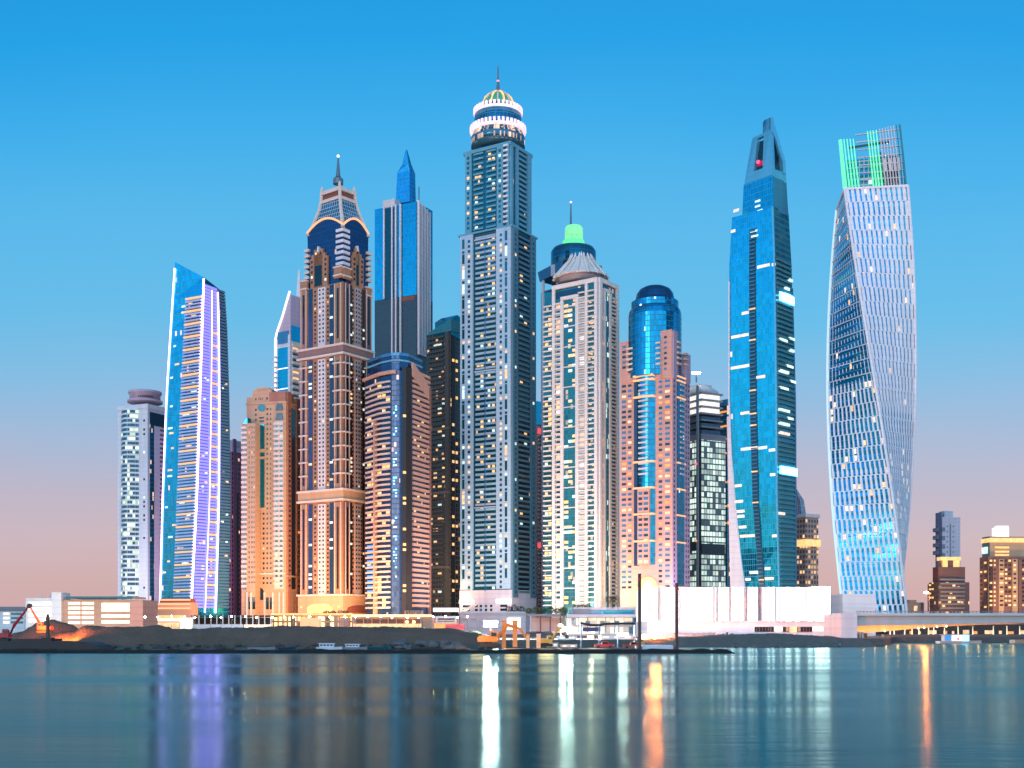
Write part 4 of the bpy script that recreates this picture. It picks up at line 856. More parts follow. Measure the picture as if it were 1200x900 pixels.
# recess with balconies down the front, side fins, lights and signs
def A17(f, a0, a1, y0, y1, o0, o1, mat, nm, n=8):
    b = MB(); ys = [y0 + (y1 - y0) * i / n for i in range(n + 1)]
    b.loft([[f17.P(f, a, gz(y, Y), o) for a, o in ((a0, o1), (a1, o1), (a1, o0), (a0, o0))] for y in ys]).build(nm, mat, T.root)
A17(0, .44, .58, 262, 688, -.3, .25, plain('recess_teal', (.015, .07, .10), .3, metal=.4), 'balcony_recess')
it = [(f17.hexf(0, .45, .575, T.z(y + 1.4), T.z(y), -.2, 1.1), 1 if random.random() < .05 else 0) for y in T.rows(264, 688, 4.6)]; reps(it, 'balcony', [C['bluec'], E['warm']], T.root, 95)
A17(0, .965, 1.0, 242, 690, -.3, .5, LB, 'corner_fin'); A17(1, .93, 1.0, 330, 690, -.3, .6, C['bluec'], 'corner_fin')
A17(0, -.005, .02, 318, 690, -.5, .8, plain('edge_white', (.62, .66, .72)), 'edge_fin'); 
b = MB(); b.loft([[f17.P(0, 0, gz(690, Y), 0) + Vector((dx, dy, 0)) for dx, dy in ((-8.3, .5), (-.2, .1), (-.2, 2.5), (-8.3, 3.0))], [f17.P(0, 0, gz(480, Y), 0) + Vector((dx, dy, 0)) for dx, dy in ((-1.2, .5), (-.2, .1), (-.2, 2.5), (-1.2, 3))]])
b.v = [(x, y, max(z, GROUND)) for x, y, z in b.v]; b.build('pale_side_wall', plain('pale_wall', (.72, .62, .60)), T.root)
it = [(f17.hexf(1, .04, .92, T.z(y + 2.3), T.z(y), -.2, 1.0), 0) for y in T.rows(302, 688, 5.6)]; reps(it, 'floor_band', [plain('side_band', (.05, .19, .22))], T.root, 80)
for y0, h in ((341, 10), (546, 9)):
    for f, a0, a1 in ((1, .12 if y0 < 400 else .04, .98),):
        n = 14; zz = T.z(y0 + h); zt = T.z(y0)
        MB().loft([[f17.P(f, a0 + (a1 - a0) * i / n, z, 1.5 + 1.0 * math.sin(math.pi * i / n)) for i in range(n + 1)] + [f17.P(f, a1, z, .8), f17.P(f, a0, z, .8)] for z in (zz, zt)]).build('glowing_sign', E['cyan'], T.root)
        for r in range(3): MB().hexa(f17.hexf(f, a0 + .1, a1 - .1, T.z(y0 + h * (.32 + .26 * r)), T.z(y0 + h * (.22 + .26 * r)), .8, 2.7)).build('sign_louvre', C['cyanl'] if 'cyanl' in C else E['white'], T.root)
it = []
for y, a0, a1 in ((233, .02, .14), (257, .0, .10), (307, .62, .88), (308, .93, 1), (358, .28, .43), (384, .05, .42), (421, .04, .43), (437, .58, .76), (477, .24, .42), (520, .22, .58), (521, .6, .78), (525, .82, .95), (554, .84, .95), (563, .05, .2), (582, .02, .22), (594, .06, .24), (600, .06, .22), (613, .06, .24), (624, .06, .42), (626, .85, .97), (664, .62, .76), (668, .2, .42), (676, .06, .2), (676, .6, .84)):
    it.append((f17.hexf(0, a0, a1, T.z(y + 3.2), T.z(y), -.2, .35), random.choice((0, 0, 1))))
for y, a in ((228, .42), (234, .42), (240, .5), (264, .46), (270, .48)): it.append(((UU if y < 244 else f17).hexf(0, a, a + .16, T.z(y + 2), T.z(y), -.2, .4), 2))
for y, a0, a1 in ((320, .75, .95), (332, .5, .75), (390, .7, .98), (395, .15, .55), (404, .7, .95), (424, .5, .85), (432, .1, .6), (441, .7, .98), (452, .1, .55), (478, .05, .6), (486, .5, .8), (494, .05, .6), (505, .05, .6), (600, .0, .3)):
    it.append((f17.hexf(1, a0, a1, T.z(y + 3), T.z(y), -.2, 1.2), 2 if y < 500 else 0))
reps(it, 'lit_window', [glow('office_peach', (1, .76, .60), .95, var=.5), glow('office_pale', (.95, .9, .85), .9, var=.5), glow('office_mint', (.75, 1, .88), .95, var=.5)], T.root)

# 18 small pointed tower in the gap
T = Tower('pointed_tower', 'small tower with pointed grey top and gold lit storeys beside the blade topped tower', 926, 944, 959, 980, 1.2)
T.body('shaft', 604, None, curtain('pointed_shaft', (.04, .035, .04), (.34, .24, .19), 3.2, 4.2, .35, .4, .38, WARM, 1.1, .2))
T.ledge(632, 640, E['gold'], 1.4, name='lit_storey'); T.ledge(602, 606, C['offwhite'], 1.0)
MB().loft([[(q.x, q.y, T.z(y)) for q in T.sub(a, c, e, 984, 1.2).poly(0)] for y, a, c, e in ((604, 928, 940, 945), (585, 928, 937, 942), (572, 930, 932, 933.5))]).build('pointed_top', curtain('pointed_top', (.10, .16, .22), (.40, .40, .46), 1.5, 8, .4, .05, 0, WARM, 0, .4), T.root)

# 19 twisted tower
Y = 700
cxp, rr, Yc = 1020.8, 49.6 * Y / F, Y + 24
ccx = gx(cxp, Yc); rr = 48.4 * Yc / F
def poly19(py):
    t = (py - 232) / (718 - 232); th = R(-53 + 88 * t); return [Vector((ccx + rr * math.sin(th + k), Yc - rr * math.cos(th + k))) for k in (-math.pi / 2, 0, math.pi / 2, math.pi)]
f19 = Frame([(gz(py, Yc), poly19(py)) for py in [735 - 12 * i for i in range(49)]])
f19.lv[0] = (GROUND, f19.lv[0][1])
T = Tower('twisted_tower', 'white twisting tower that turns a quarter as it rises, crowned with green lit fins', 972, 1020, 1070, Y, poly=poly19(718)); T.Y = Yc; T.fr = f19
cg = [curtain('twist_glass', (.012, .32, .54), (.02, .24, .40), 500, 3.4, .0, .12, 0, WARM, 0, .75, .12, jit=0), ]
ztop = T.z(232)
MB().loft([[(q.x, q.y, z) for q in f19.poly(z)] for z in [GROUND + (ztop - GROUND) * i / 60 for i in range(61)]]).build('glass_core', cg, T.root)
FH = (ztop - GROUND) / 62
wh = plain('twist_white', (.78, .755, .77)); lines = MB(); lits = []
for f in (0, 1, 2, 3):
    b = MB(); nc = 12
    for k in range(62):
        z0 = GROUND + FH * k; sh = .5 if k % 2 else 0
        for c in range(nc):
            a = (c + (.30 if (k // 2) % 2 else .06)) / nc; w = ((.62 if k > 30 else .48) if f == 1 else (.18 if k > 34 else .34 if k > 22 else .46)) / nc
            if a + w > 1: w = 1 - a
            b.hexa(f19.hexf(f, a, a + w, z0 + .02, z0 + FH * 1.0, -.2, .12 if f == 0 and k > 34 else .5))
            if f < 2:
                p = .07 * (2.6 if k < 24 else 1) * (1.4 if f == 1 and k < 24 else 1)
                if random.random() < p * .6: lits.append((f19.hexf(f, a + w, min(1, a + w + .46 / nc), z0 + FH * .18, z0 + FH * .9, -.2, .25), random.choice((0, 0, 1))))
    b.build('cladding', wh, T.root)
ln = MB()
for k in range(0, 63, 2):
    z = GROUND + FH * k; ln.loft(f19.prism(z - .22, z + .22, .55))
ln.build('floor_lines', plain('line_white', (.70, .72, .76)), T.root)
random.shuffle(lits); reps(lits, 'lit_window', [glow('peach_room', (1, .78, .60), 1.0, var=.5), E['warm']], T.root, 100)
for i in (0, 1, 2): MB().tube([(q.x, q.y, z) for z in [GROUND + (ztop - GROUND) * j / 30 for j in range(31)] for q in (offset(f19.poly(z), .4)[i],)], .8, 6).build('edge_trim', wh if i else glow('edge_glow', (.7, .95, 1), .55), T.root)
def top19(y): return f19.poly(T.z(max(y, 165)))
zc = lambda y: T.z(y)
inner = [offset(f19.poly(zc(y)), -3) for y in (232, 196)]
MB().loft([[(q.x, q.y, zc(y)) for q in p] for y, p in zip((232, 196), inner)]).build('crown_core', curtain('crown_glass', (.03, .22, .30), (.40, .46, .5), 2.6, 3.6, .2, .2, .03, COOL, 1, .5), T.root)
GF = glow('green_fin', (.16, .95, .46), .9)
def cfin(f, a, y0, w, mat, nm, y1=233):
    b = MB(); n = 5; ys = [y1 + (y0 - y1) * i / n for i in range(n + 1)]
    b.loft([[f19.P(f, aa, zc(y), o) for aa, o in ((a, .4), (a + w, .4), (a + w, -1.6), (a, -1.6))] for y in ys]).build(nm, mat, T.root)
for a in (.02, .07, .12, .17, .22): cfin(1, a, 172 + a * 8, .017, GF, 'lit_fin')
for a in (.46, .505, .55, .60): cfin(1, a, 167, .016, GF, 'lit_fin')
for a in (.655, .70, .745, .79, .835, .88, .925, .97, .985): cfin(1, a, 164 + (1 - a) * 6, .016, C['offwhite'] if a < .9 else C['teal'], 'crown_fin')
for a in (.85, .95): cfin(0, a, 172, .03, GF, 'lit_fin')
b = MB()
for y in (214, 222, 205, 196, 187, 178, 169): b.loft([[f19.P(1, a, z, o) for a, o in ((.27, .3), (1, .3), (1, -.8), (.27, -.8))] for z in (zc(y + .8), zc(y))])
for a0 in (.66, .74, .82, .90): b.hexa(f19.hexf(1, a0, a0 + .045, zc(214), zc(190 + 10 * (a0 * 50 % 2)), -.4, .3))
b.loft([[f19.P(1, a, z, o) for a, o in ((.27, .0), (.46, .0), (.46, -.8), (.27, -.8))] for z in (zc(178.5), zc(177.3))])
b.build('crown_rail', C['offwhite'], T.root)
MB().loft(f19.prism(zc(233.5), zc(231), .8)).build('crown_ledge', wh, T.root)
MB().tube([(ccx + 2, Yc - 10, zc(232)), (ccx + 2, Yc - 10, zc(186)), ], .9).build('crane_mast', C['steel'], T.root); MB().tube([(ccx - 16, Yc - 10, zc(181)), (ccx + 8, Yc - 10, zc(174))], .7).build('crane_jib', C['steel'], T.root)
# 20 towers beyond the bridge
T = Tower('slab_tower', 'slim pale pink slab tower with ragged grey side far behind the bridge', 1096.5, 1104, 1125, 1150, .7)
T.body('shaft', 607, None, C['lav']); T.box('front_wall', 1, 1104, 1125, 606, None, plain('pale_pink', (.66, .52, .54)), .6); T.body('roof_block', 598, 607, C['offwhite'], T.sub(1101, 1107, 1117, 1155, .8))
T.box('side_glass', 0, 1096.8, 1103.5, 600, None, plain('slate_side', (.20, .17, .24)), .5); T.box('slot', 1, 1112.6, 1114, 614, None, C['grey'], .9); T.bands('balcony', 0, 1096, 1101, 618, 655, 9, .5, C['grey'], 2.6); T.bands('balcony', 1, 1103.6, 1107, 618, 655, 10, .5, C['grey'], 1.0); T.wins(1, [(1109, 1110.4), (1116, 1117.4)], 616, 650, 6, .3, [C['grey']], [1], .8)
T = Tower('apartment_tower', 'brown stepped tower with glowing gold top storey in front of the slim pink slab tower', 1087, 1100, 1136, 930, .6)
T.body('shaft', 704 - 22, None, curtain('stepped_tower', (.05, .045, .05), (.14, .07, .055), 3.2, 4.0, .35, .45, .18, WARM, 1.2, .2))
U = T.sub(1093, 1100, 1131, 934, .5); T.body('middle_shaft', 664, 684, C['brown'], U); T.bands('balcony', 1, 1101, 1130, 678, 716, 4.8, .45, C['grey'], 1.2, fr=T.fr); T.box('stair_pier', 0, 1094, 1100, 664, None, C['redbrown'], .5, fr=U)
T.body('lit_top', 652, 664, C['tan'], T.sub(1099, 1103, 1125, 937, .5)); V = T.sub(1099, 1103, 1125, 937, .5)
MB().loft(V.prism(T.z(656), T.z(652), .6)).build('lit_cornice', E['gold'], T.root); T.box('lit_bay', 1, 1104.5, 1110, 656, 670, E['gold'], .8, fr=V); T.box('lit_bay', 1, 1117, 1124, 656, 670, E['gold'], .8, fr=V); T.box('dark_bay', 1, 1111, 1116.5, 656, 668, C['brown'], .7, fr=V)
T.wins(1, [(1104, 1107), (1111, 1114), (1116, 1119), (1122, 1125)], 680, 716, 4.8, .5, [E['gold'], E['warm']], [1, 1], .6, skip=.72)
T.wins(0, [(1089, 1091), (1092, 1094)], 684, 716, 5, .4, [E['gold'], C['dglass']], [1, 1], .3)
T = Tower('apartment_tower', 'brown tower with gold bands and bright white rooftop box at the far right edge', 1148, 1158, 1214, 860, .45)
T.body('shaft', 652, None, C['brown']); U = T.sub(1151, 1160, 1200, 864, .45); T.body('upper_shaft', 628, 653, C['tan'], U); T.box('teal_corner', 0, 1151.5, 1159.5, 628, 652, C['teal'], .4, fr=U); MB().hexa(U.hexf(0, .1, .8, T.z(648), T.z(640), -.2, 1)).build('blue_sign', E['cool'], T.root)
MB().loft(U.prism(T.z(635), T.z(630), .6)).build('lit_cornice', E['gold'], T.root); W9 = T.sub(1166, 1168.5, 1182, 872, .6)
T.body('rooftop_box', 615, 629, glow('rooftop_light', (1, .97, .93), 6, True), W9); T.box('rooftop_step', 1, 1164.5, 1168, 617, 630, E['white'], 1.6, -3, fr=W9)
for y in (640, 645, 649): T.box('lit_band', 1, 1166, 1182, y, y + 2, E['gold'], .7, fr=U)
for x0, x1, mt in ((1163, 1167, 'brown'), (1170, 1176, 'tan'), (1186, 1192, 'tan'), (1193, 1197, 'brown'), (1205, 1212, 'brown')): T.box('pier', 1, x0, x1, 655, None, C[mt], 1.0)
T.box('window_strip', 1, 1159, 1162.4, 656, None, C['dglass'], .3)
T.wins(1, [(1159.5, 1162), (1164, 1166), (1171, 1175), (1177.6, 1179.6), (1181.6, 1184), (1187, 1190), (1198, 1200.5)], 656, 716, 5.2, .42, [C['dglass'], E['gold'], E['warm']], [5, 2, 2], 1.1, cap=100)
T.wins(0, [(1149, 1151), (1153.6, 1156)], 658, 716, 5.2, .42, [C['dglass'], E['gold']], [3, 1], .3)

# ------------------------------------------------------------------ low buildings along the shore
def low(name, label, x0, x1, ytop, Y, depth, mat, cat='building', part='wall', y1=None):
    r = empty(name, (gx((x0 + x1) / 2, Y), Y, GROUND), label, cat)
    MB().box(gx(x0, Y), gx(x1, Y), Y, Y + depth, GROUND if y1 is None else gz(y1, Y), gz(ytop, Y)).build(part, mat, r); return r
def pan(r, name, x0, x1, y0, y1, Y, mat, out=.2, inn=.3):
    return MB().box(gx(x0, Y), gx(x1, Y), Y - out, Y + inn, gz(y1, Y), gz(y0, Y)).build(name, mat, r)
Y = 600
HB = glow('bright_interior', (1, .86, .66), 1.35, var=.25); WHL = plain('lit_white_wall', (.78, .74, .70))
r = low('hotel_block', 'low white block with rows of bright windows and a teal roof edge at the left', 30, 62, 701, Y, 30, WHL)
pan(r, 'stair_tower', 61, 72, 694, None or 737, Y - 1, WHL, .5, 12); MB().box(gx(72, Y), gx(167, Y), Y, Y + 26, GROUND, gz(703, Y)).build('wing', C['peach'], r); pan(r, 'roof_edge', 80, 157, 699, 701.5, Y, C['teal'], 2, 20); pan(r, 'end_wall', 153, 168, 704, 738, Y, C['pink'], .8, 24)
for y in (705.5, 712, 718.5, 725): pan(r, 'window_band', 33, 61, y, y + 4, Y, HB)
for y in (705.5, 711, 716.5, 722, 728): pan(r, 'window_band', 80, 94, y, y + 3.2, Y, HB); pan(r, 'window_band', 96, 110, y, y + 3.2, Y, HB)
for y in (706.5, 713, 720, 727): pan(r, 'window_band', 119, 152, y, y + (5.5 if y < 710 else 3.6), Y, HB)
for x in (43, 53): MB().tube([(gx(x, Y), Y + 6, gz(701, Y)), (gx(x, Y), Y + 6, gz(695, Y))], .25).build('flagpole', C['offwhite'], r)
Y = 680
r = low('hotel_block', 'pale low block with a grey roof at the far left edge behind the red excavator', -25, 29, 716, Y, 30, WHL); pan(r, 'roof', -25, 30, 711, 716, Y, C['grey'], 1, 30)
for y in (718, 723, 728): pan(r, 'window_band', 4, 11, y, y + 2.6, Y, HB); pan(r, 'window_band', 13, 27, y, y + 2.6, Y, C['teal'])
Y = 640
r = low('entrance_pavilion', 'bright canopied pavilion with glowing eaves at the foot of the tapered blue tower', 168, 226, 724, Y, 20, C['peach'], part='hall'); pan(r, 'lit_canopy', 167, 218, 721, 724.5, Y, E['gold'], 3); pan(r, 'lit_fascia', 167, 212, 725, 728, Y, E['white'], 2.2); pan(r, 'lit_porch', 212, 226, 724, 738, Y, HB, 2); pan(r, 'shopfront', 172, 210, 729.5, 738, Y, E['warm'], .5)
r = low('pergola', 'long dark pergola with slim white posts between the pavilion and the orange podium', 224, 319, 721, Y, 14, C['dark'], 'pergola', 'roof', 723)
for k in range(14): pan(r, 'post', 226 + 7.0 * k, 227 + 7.0 * k, 721, 738, Y, WHL, 1.0)
pan(r, 'back_wall', 226, 318, 724, 738, Y + 12, plain('shaded_planting', (.07, .055, .045))); pan(r, 'low_wall', 226, 285, 731.5, 738, Y - 3, WHL); pan(r, 'light_trail', 286, 318, 732, 736.5, Y - 3, glow('trail_glow', (1, .74, .5), 1.6))  # last glowing block stands in for a passing car's light trail
arc = curtain('podium_arcade', (.30, .12, .04), (.62, .34, .16), 2.6, 3.2, .35, .3, .75, ((1, .42, .12), (1, .66, .34)), 3.6, 0, .5, gvar=.6)
Y = 660
r = low('podium_block', 'orange lit shop podium below the brown stone tower', 319, 412, 720.5, Y, 30, arc); pan(r, 'cornice', 318, 413, 718.6, 721, Y, E['gold'], 1.5); pan(r, 'sign_panel', 352, 376, 724, 734, Y, E['orange'], .8); pan(r, 'pier', 341, 346, 721, 738, Y, C['rust'], 1); pan(r, 'pier', 393, 396, 721, 738, Y, C['peach'], 1.2); pan(r, 'shopfront', 399, 411, 724, 734, Y, C['pink'], .6)  # wash light on the podium is put into the cornice glow
r = low('arcade_block', 'long peach arcade with a dark balustrade below the rounded navy tower', 412, 506, 721, Y - 5, 30, C['peach'], part='hall')
pan(r, 'cornice', 412, 506, 720, 723, Y - 5, glow('cornice_wash_glow', (1, .58, .32), 1.6), 1.5); pan(r, 'recess', 416, 492, 725.5, 731, Y - 5, plain('arcade_shade', (.20, .08, .045)), .2); pan(r, 'balustrade', 414, 494, 731, 735, Y - 5, glow('balustrade_wash_glow', (1, .50, .24), 1.3, var=.3), 1.2)  # wash light on the arcade put in as glowing cornice and balustrade
for k in range(9): pan(r, 'column', 416 + 9.6 * k, 417.4 + 9.6 * k, 722, 736, Y - 5, C['peach'], 1.0)
for x in (477, 485): MB().ball((gx(x, Y - 8), Y - 8, gz(729, Y)), .9, 6).build('globe_lamp', glow('globe_light', (1, .55, .15), 6), r)
pan(r, 'sign_board', 474, 496, 715.5, 720, Y - 5, C['peach'], .5)
for k, w in enumerate((1.8, 1.6, 1.8, 1.5, 1.9, 1.7)):      # dark upright letters, too small to read
    x = 476.2 + 3.1 * k; b = MB(); Yk = Y - 5.6
    b.box(gx(x, Yk), gx(x + .6, Yk), Yk - .1, Yk, gz(719.6, Yk), gz(716, Yk))
    b.box(gx(x + .6, Yk), gx(x + w, Yk), Yk - .1, Yk, gz(716.8 if k % 2 else 719.6, Yk), gz(716 if k % 2 else 718.8, Yk))
    if k != 3: b.box(gx(x + w - .5, Yk), gx(x + w, Yk), Yk - .12, Yk, gz(719.6, Yk), gz(716.4, Yk))
    b.build('sign_letter', C['black'], r)
Y = 610
r = low('shop_kiosk', 'white canopied kiosk with a banner board behind the dark sand bank', 506, 538, 722, Y, 14, C['pink'], part='hall'); pan(r, 'lit_canopy', 508, 537, 712.5, 716.8, Y + 10, E['white'], 3, 6); pan(r, 'banner', 511, 535, 722, 730, Y, WHL, .8); pan(r, 'banner_stripe', 513, 533, 724.4, 726.6, Y, C['brown'], 1.0); pan(r, 'banner_stripe', 513, 533, 727.6, 728.8, Y, C['grey'], 1.0); pan(r, 'shopfront', 509, 536, 730.5, 736, Y, E['amber'], .4)
r = low('shipping_container', 'dark red container on the bank in front of the white canopied kiosk', 522, 544, 731.5, 430, 5, plain('red_container', (.25, .02, .03)), 'container', 'box', 738)
for k in range(8): pan(r, 'rib', 523 + 2.7 * k, 523.7 + 2.7 * k, 732, 737.6, 430, plain('red_rib', (.20, .015, .025)), .25)
Y = 640
r = low('podium_block', 'long pale pink podium wall below the tallest tower', 538, 616, 717.5, Y, 34, plain('podium_pink', (.62, .48, .47))); pan(r, 'parapet', 537, 617, 716.6, 719, Y, C['offwhite'], 1)
for x0, x1, y in ((541, 548, 725), (552, 558, 725), (596, 612, 722)): pan(r, 'window_band', x0, x1, y, y + 2, Y, C['peach'] if x0 < 590 else WHL)
pan(r, 'lit_bay', 594, 610, 724, 738, Y, HB)
Y = 560
r = low('pergola', 'grey roofed pavilion with pale panels and dark posts beneath the lit hedge', 617, 662, 719.5, Y, 18, C['grey'], 'pavilion', 'roof', 722.5)
for k, x in enumerate((621, 632.5, 644, 656)): pan(r, 'post', x, x + 1.6, 722, 740, Y, C['offwhite'] if k == 0 else C['brown'], .6)
pan(r, 'back_wall', 622, 662, 723.5, 740, Y + 8, plain('pale_panel', (.62, .46, .42)))
Y = 540
r = empty('glass_pavilion', (gx(705, Y), Y, GROUND), 'flat roofed blue glass pavilion with white lit interior behind the work barge', 'pavilion')
MB().box(gx(664, Y), gx(757, Y), Y - 4, Y + 24, gz(723.4, Y), gz(720, Y)).build('roof', C['white'], r); pan(r, 'upper_glass', 667, 744, 714.5, 720, Y + 6, C['bluec']); pan(r, 'upper_glass', 706, 741, 716, 719, Y + 5.6, C['bglass']); pan(r, 'upper_roof', 672, 757, 711.5, 714.6, Y + 6, C['offwhite'], 1, 12); pan(r, 'dark_box', 672, 692, 713.6, 719.5, Y + 3, C['grey'], .5, 3)
MB().box(gx(666, Y), gx(756, Y), Y + 8, Y + 22, GROUND, gz(723.4, Y)).build('hall', curtain('pavilion_hall', (.06, .20, .28), (.5, .46, .44), 2.2, 4.0, .12, .2, .72, ((1, .72, .5), (1, .92, .82)), 1.1, .3, .3), r)
for k in range(9): pan(r, 'column', 667 + 10.6 * k, 668 + 10.6 * k, 723.4, 741, Y, C['bluec'] if k % 3 else C['white'], .4)
pan(r, 'lit_soffit', 680, 742, 724, 727.5, Y + 2, glow('soffit_light', (1, .74, .52), .9, var=.5), .3)
Y = 450
r = empty('exhibition_hall', (gx(865, Y), Y, GROUND), 'long white hall clad in glowing ribbed panels on a plain white base', 'building')
LW = glow('hall_glow', (1, .955, .985), 1.0); MB().box(gx(760, Y), gx(971, Y), Y + .6, Y + 44, gz(729, Y), gz(688, Y)).build('hall', LW, r)  # floodlight falling on the hall is put in as its own glow
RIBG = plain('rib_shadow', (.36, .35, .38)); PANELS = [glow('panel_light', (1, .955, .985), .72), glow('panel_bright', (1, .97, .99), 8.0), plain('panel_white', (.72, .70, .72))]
rnd = random.Random(4); x = 760.0
while x < 955:
    w = rnd.choice((1.2, 1.6, 2.2, 2.8)); x1 = min(957, x + w); o = rnd.uniform(.15, .9)
    q = [(x, .6), (x + (x1 - x) * .68, -o), (x1 - .2, .3), (x1, .65)]
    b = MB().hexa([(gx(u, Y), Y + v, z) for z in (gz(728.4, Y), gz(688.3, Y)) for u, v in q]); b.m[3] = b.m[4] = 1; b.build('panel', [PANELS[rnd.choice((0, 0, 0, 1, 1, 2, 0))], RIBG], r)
    x = x1
MB().box(gx(955.5, Y), gx(971.5, Y), Y - 1.4, Y + 44, gz(728.6, Y), gz(687.6, Y)).build('end_bay', glow('end_glow', (1, .98, .98), 14, True), r)
for xx in (771.5, 835, 887.5, 953): pan(r, 'joint', xx, xx + 1.3, 688, 728.5, Y, C['grey'], .9, .3)
MB().box(gx(758, Y), gx(984, Y), Y - 2, Y + 50, GROUND, gz(728.4, Y)).build('base', plain('hall_base', (.76, .72, .73)), r); pan(r, 'ledge', 757, 985, 727.6, 729.4, Y, C['white'], 3)
for x0, x1, mt in ((884, 903, 'dark'), (903, 907, 'dark'), (907, 917, 'lit'), (917, 925, 'dark'), (925, 934, 'warm'), (934, 952, 'dark'), (952, 970, 'lit'), (971, 979, 'warm'), (980, 983.5, 'grey')):
    pan(r, 'window', x0 + .2, x1 - .2, 734.5, 740.8 if mt != 'lit' else 739.5, Y - 2, {'dark': curtain('hall_window', (.03, .02, .02), (.14, .10, .09), 1.1, 2.0, .15, .1, .1, WARM, 1, .2), 'lit': HB, 'warm': E['warm'], 'grey': C['grey']}[mt])
Y = 520
r = low('plant_room', 'pale windowless box behind the left end of the bridge', 987.5, 1026, 696, Y, 20, plain('pale_box', (.66, .55, .54))); pan(r, 'lower_band', 988, 1026, 711, 713, Y, C['offwhite'], .4); pan(r, 'railing_panel', 976, 1024, 719, 722.5, Y - 40, WHL, .2)
r = low('annexe', 'small pink annexe with a lit roof edge between the white hall and the pale box', 975, 987, 706, Y + 20, 16, C['pink']); pan(r, 'lit_eave', 976, 989, 703.6, 706, Y + 20, E['warm'], .6)
r = low('distant_block', 'small peach block seen over the bridge right of the twisted tower', 1064, 1083, 706, 1000, 30, C['peach']); pan(r, 'window', 1071, 1075, 710, 716, 1000, E['warm']); pan(r, 'roof_box', 1066, 1074, 703, 706, 1000, C['pink'], 0, 10); pan(r, 'side_strip', 1079, 1082, 706, 719, 1000, C['brown'])

# ------------------------------------------------------------------ the bridge
Y = 420
r = empty('road_bridge', (gx(1100, Y), Y, GROUND), 'low concrete road bridge with an arched glowing underside', 'bridge')
CN = plain('bridge_concrete', (.50, .44, .40)); xs = [1003 + 8 * k for k in range(48)]
def under(x): t = min(1, max(0, (x - 1003) / 190)); return 741.5 - 11.5 * math.sin(t * math.pi / 2)
fas = lambda x: 733.5 - 3.5 * min(1, max(0, (x - 1003) / 190))
MB().loft([[(gx(x, Y), Y, gz(721.6, Y)), (gx(x, Y), Y, gz(fas(x), Y)), (gx(x, Y), Y + 1.6, gz(fas(x), Y)), (gx(x, Y), Y + 16, gz(fas(x) - 1, Y)), (gx(x, Y), Y + 16, gz(721.6, Y))] for x in xs]).build('girder', CN, r)
MB().loft([[(gx(x, Y + 5), Y + 5, gz(fas(x) - 1, Y + 5)), (gx(x, Y + 5), Y + 5, gz(max(fas(x), under(x) + 1.5), Y + 5)), (gx(x, Y + 5), Y + 14, gz(max(fas(x), under(x) + 1.5), Y + 5)), (gx(x, Y + 5), Y + 14, gz(fas(x) - 1, Y + 5))] for x in xs]).build('arch_rib', plain('rib_concrete', (.55, .42, .32)), r)
MB().box(gx(1000, Y), gx(1390, Y), Y - 1.2, Y + 17, gz(721.6, Y), gz(718.6, Y)).build('deck_edge', plain('deck_concrete', (.56, .55, .50)), r)
b = MB()
for k in range(95): b.box(gx(1003 + 4 * k, Y), gx(1003.5 + 4 * k, Y), Y - .9, Y - .6, gz(718.8, Y), gz(716.2, Y))
b.box(gx(1003, Y), gx(1390, Y), Y - .9, Y - .6, gz(716.6, Y), gz(716.1, Y)); b.box(gx(1003, Y), gx(1390, Y), Y - .85, Y - .65, gz(717.7, Y), gz(717.4, Y)); b.build('railing', C['steel'], r)
MB().box(gx(984, Y), gx(1003.2, Y), Y - 1.5, Y + 22, -1, gz(719, Y)).build('abutment', plain('abutment_white', (.70, .63, .61)), r)
for x in (1009, 1012): MB().box(gx(x, Y), gx(x + 2.2, Y), Y + 2, Y + 14, 0, gz(740.5, Y)).build('pier', CN, r)
MB().box(gx(1003, Y), gx(1036, Y), Y + 20, Y + 21, 0, gz(730, Y)).build('back_wall', plain('underpass_wall', (.62, .42, .26)), r)
for x in (1037, 1076, 1083, 1098, 1109): MB().ball((gx(x, Y + 4), Y + 4, gz(under(x) + 1.2, Y)), .28, 5).build('soffit_lamp', glow('soffit_lamp', (1, .75, .4), 12), r)
def street_lamp(px, ytop, ybase, Y, mat, label, col, power, group=None):
    r = empty('street_lamp', (gx(px, Y), Y, gz(ybase, Y)), label, 'street lamp', group)
    MB().tube([(gx(px, Y), Y, gz(ybase, Y)), (gx(px, Y), Y, gz(ytop, Y))], [.16, .09], 8).build('pole', C['steel'], r)
    MB().tube([(gx(px, Y), Y, gz(ytop, Y)), (gx(px, Y) - 1.2, Y - .3, gz(ytop, Y) + .25)], .07, 6).build('arm', C['steel'], r)
    MB().cyl((gx(px, Y) - 1.2, Y - .3), [(.7, gz(ytop, Y) - .1), (.75, gz(ytop, Y) + .3), (.1, gz(ytop, Y) + .5)], 10).build('lamp_head', mat, r)
    return r
street_lamp(1089, 695, 719, 424, glow('lamp_sodium', (1, .17, .02), 1600, True), 'tall orange street lamp standing on the bridge deck', 0, 0)
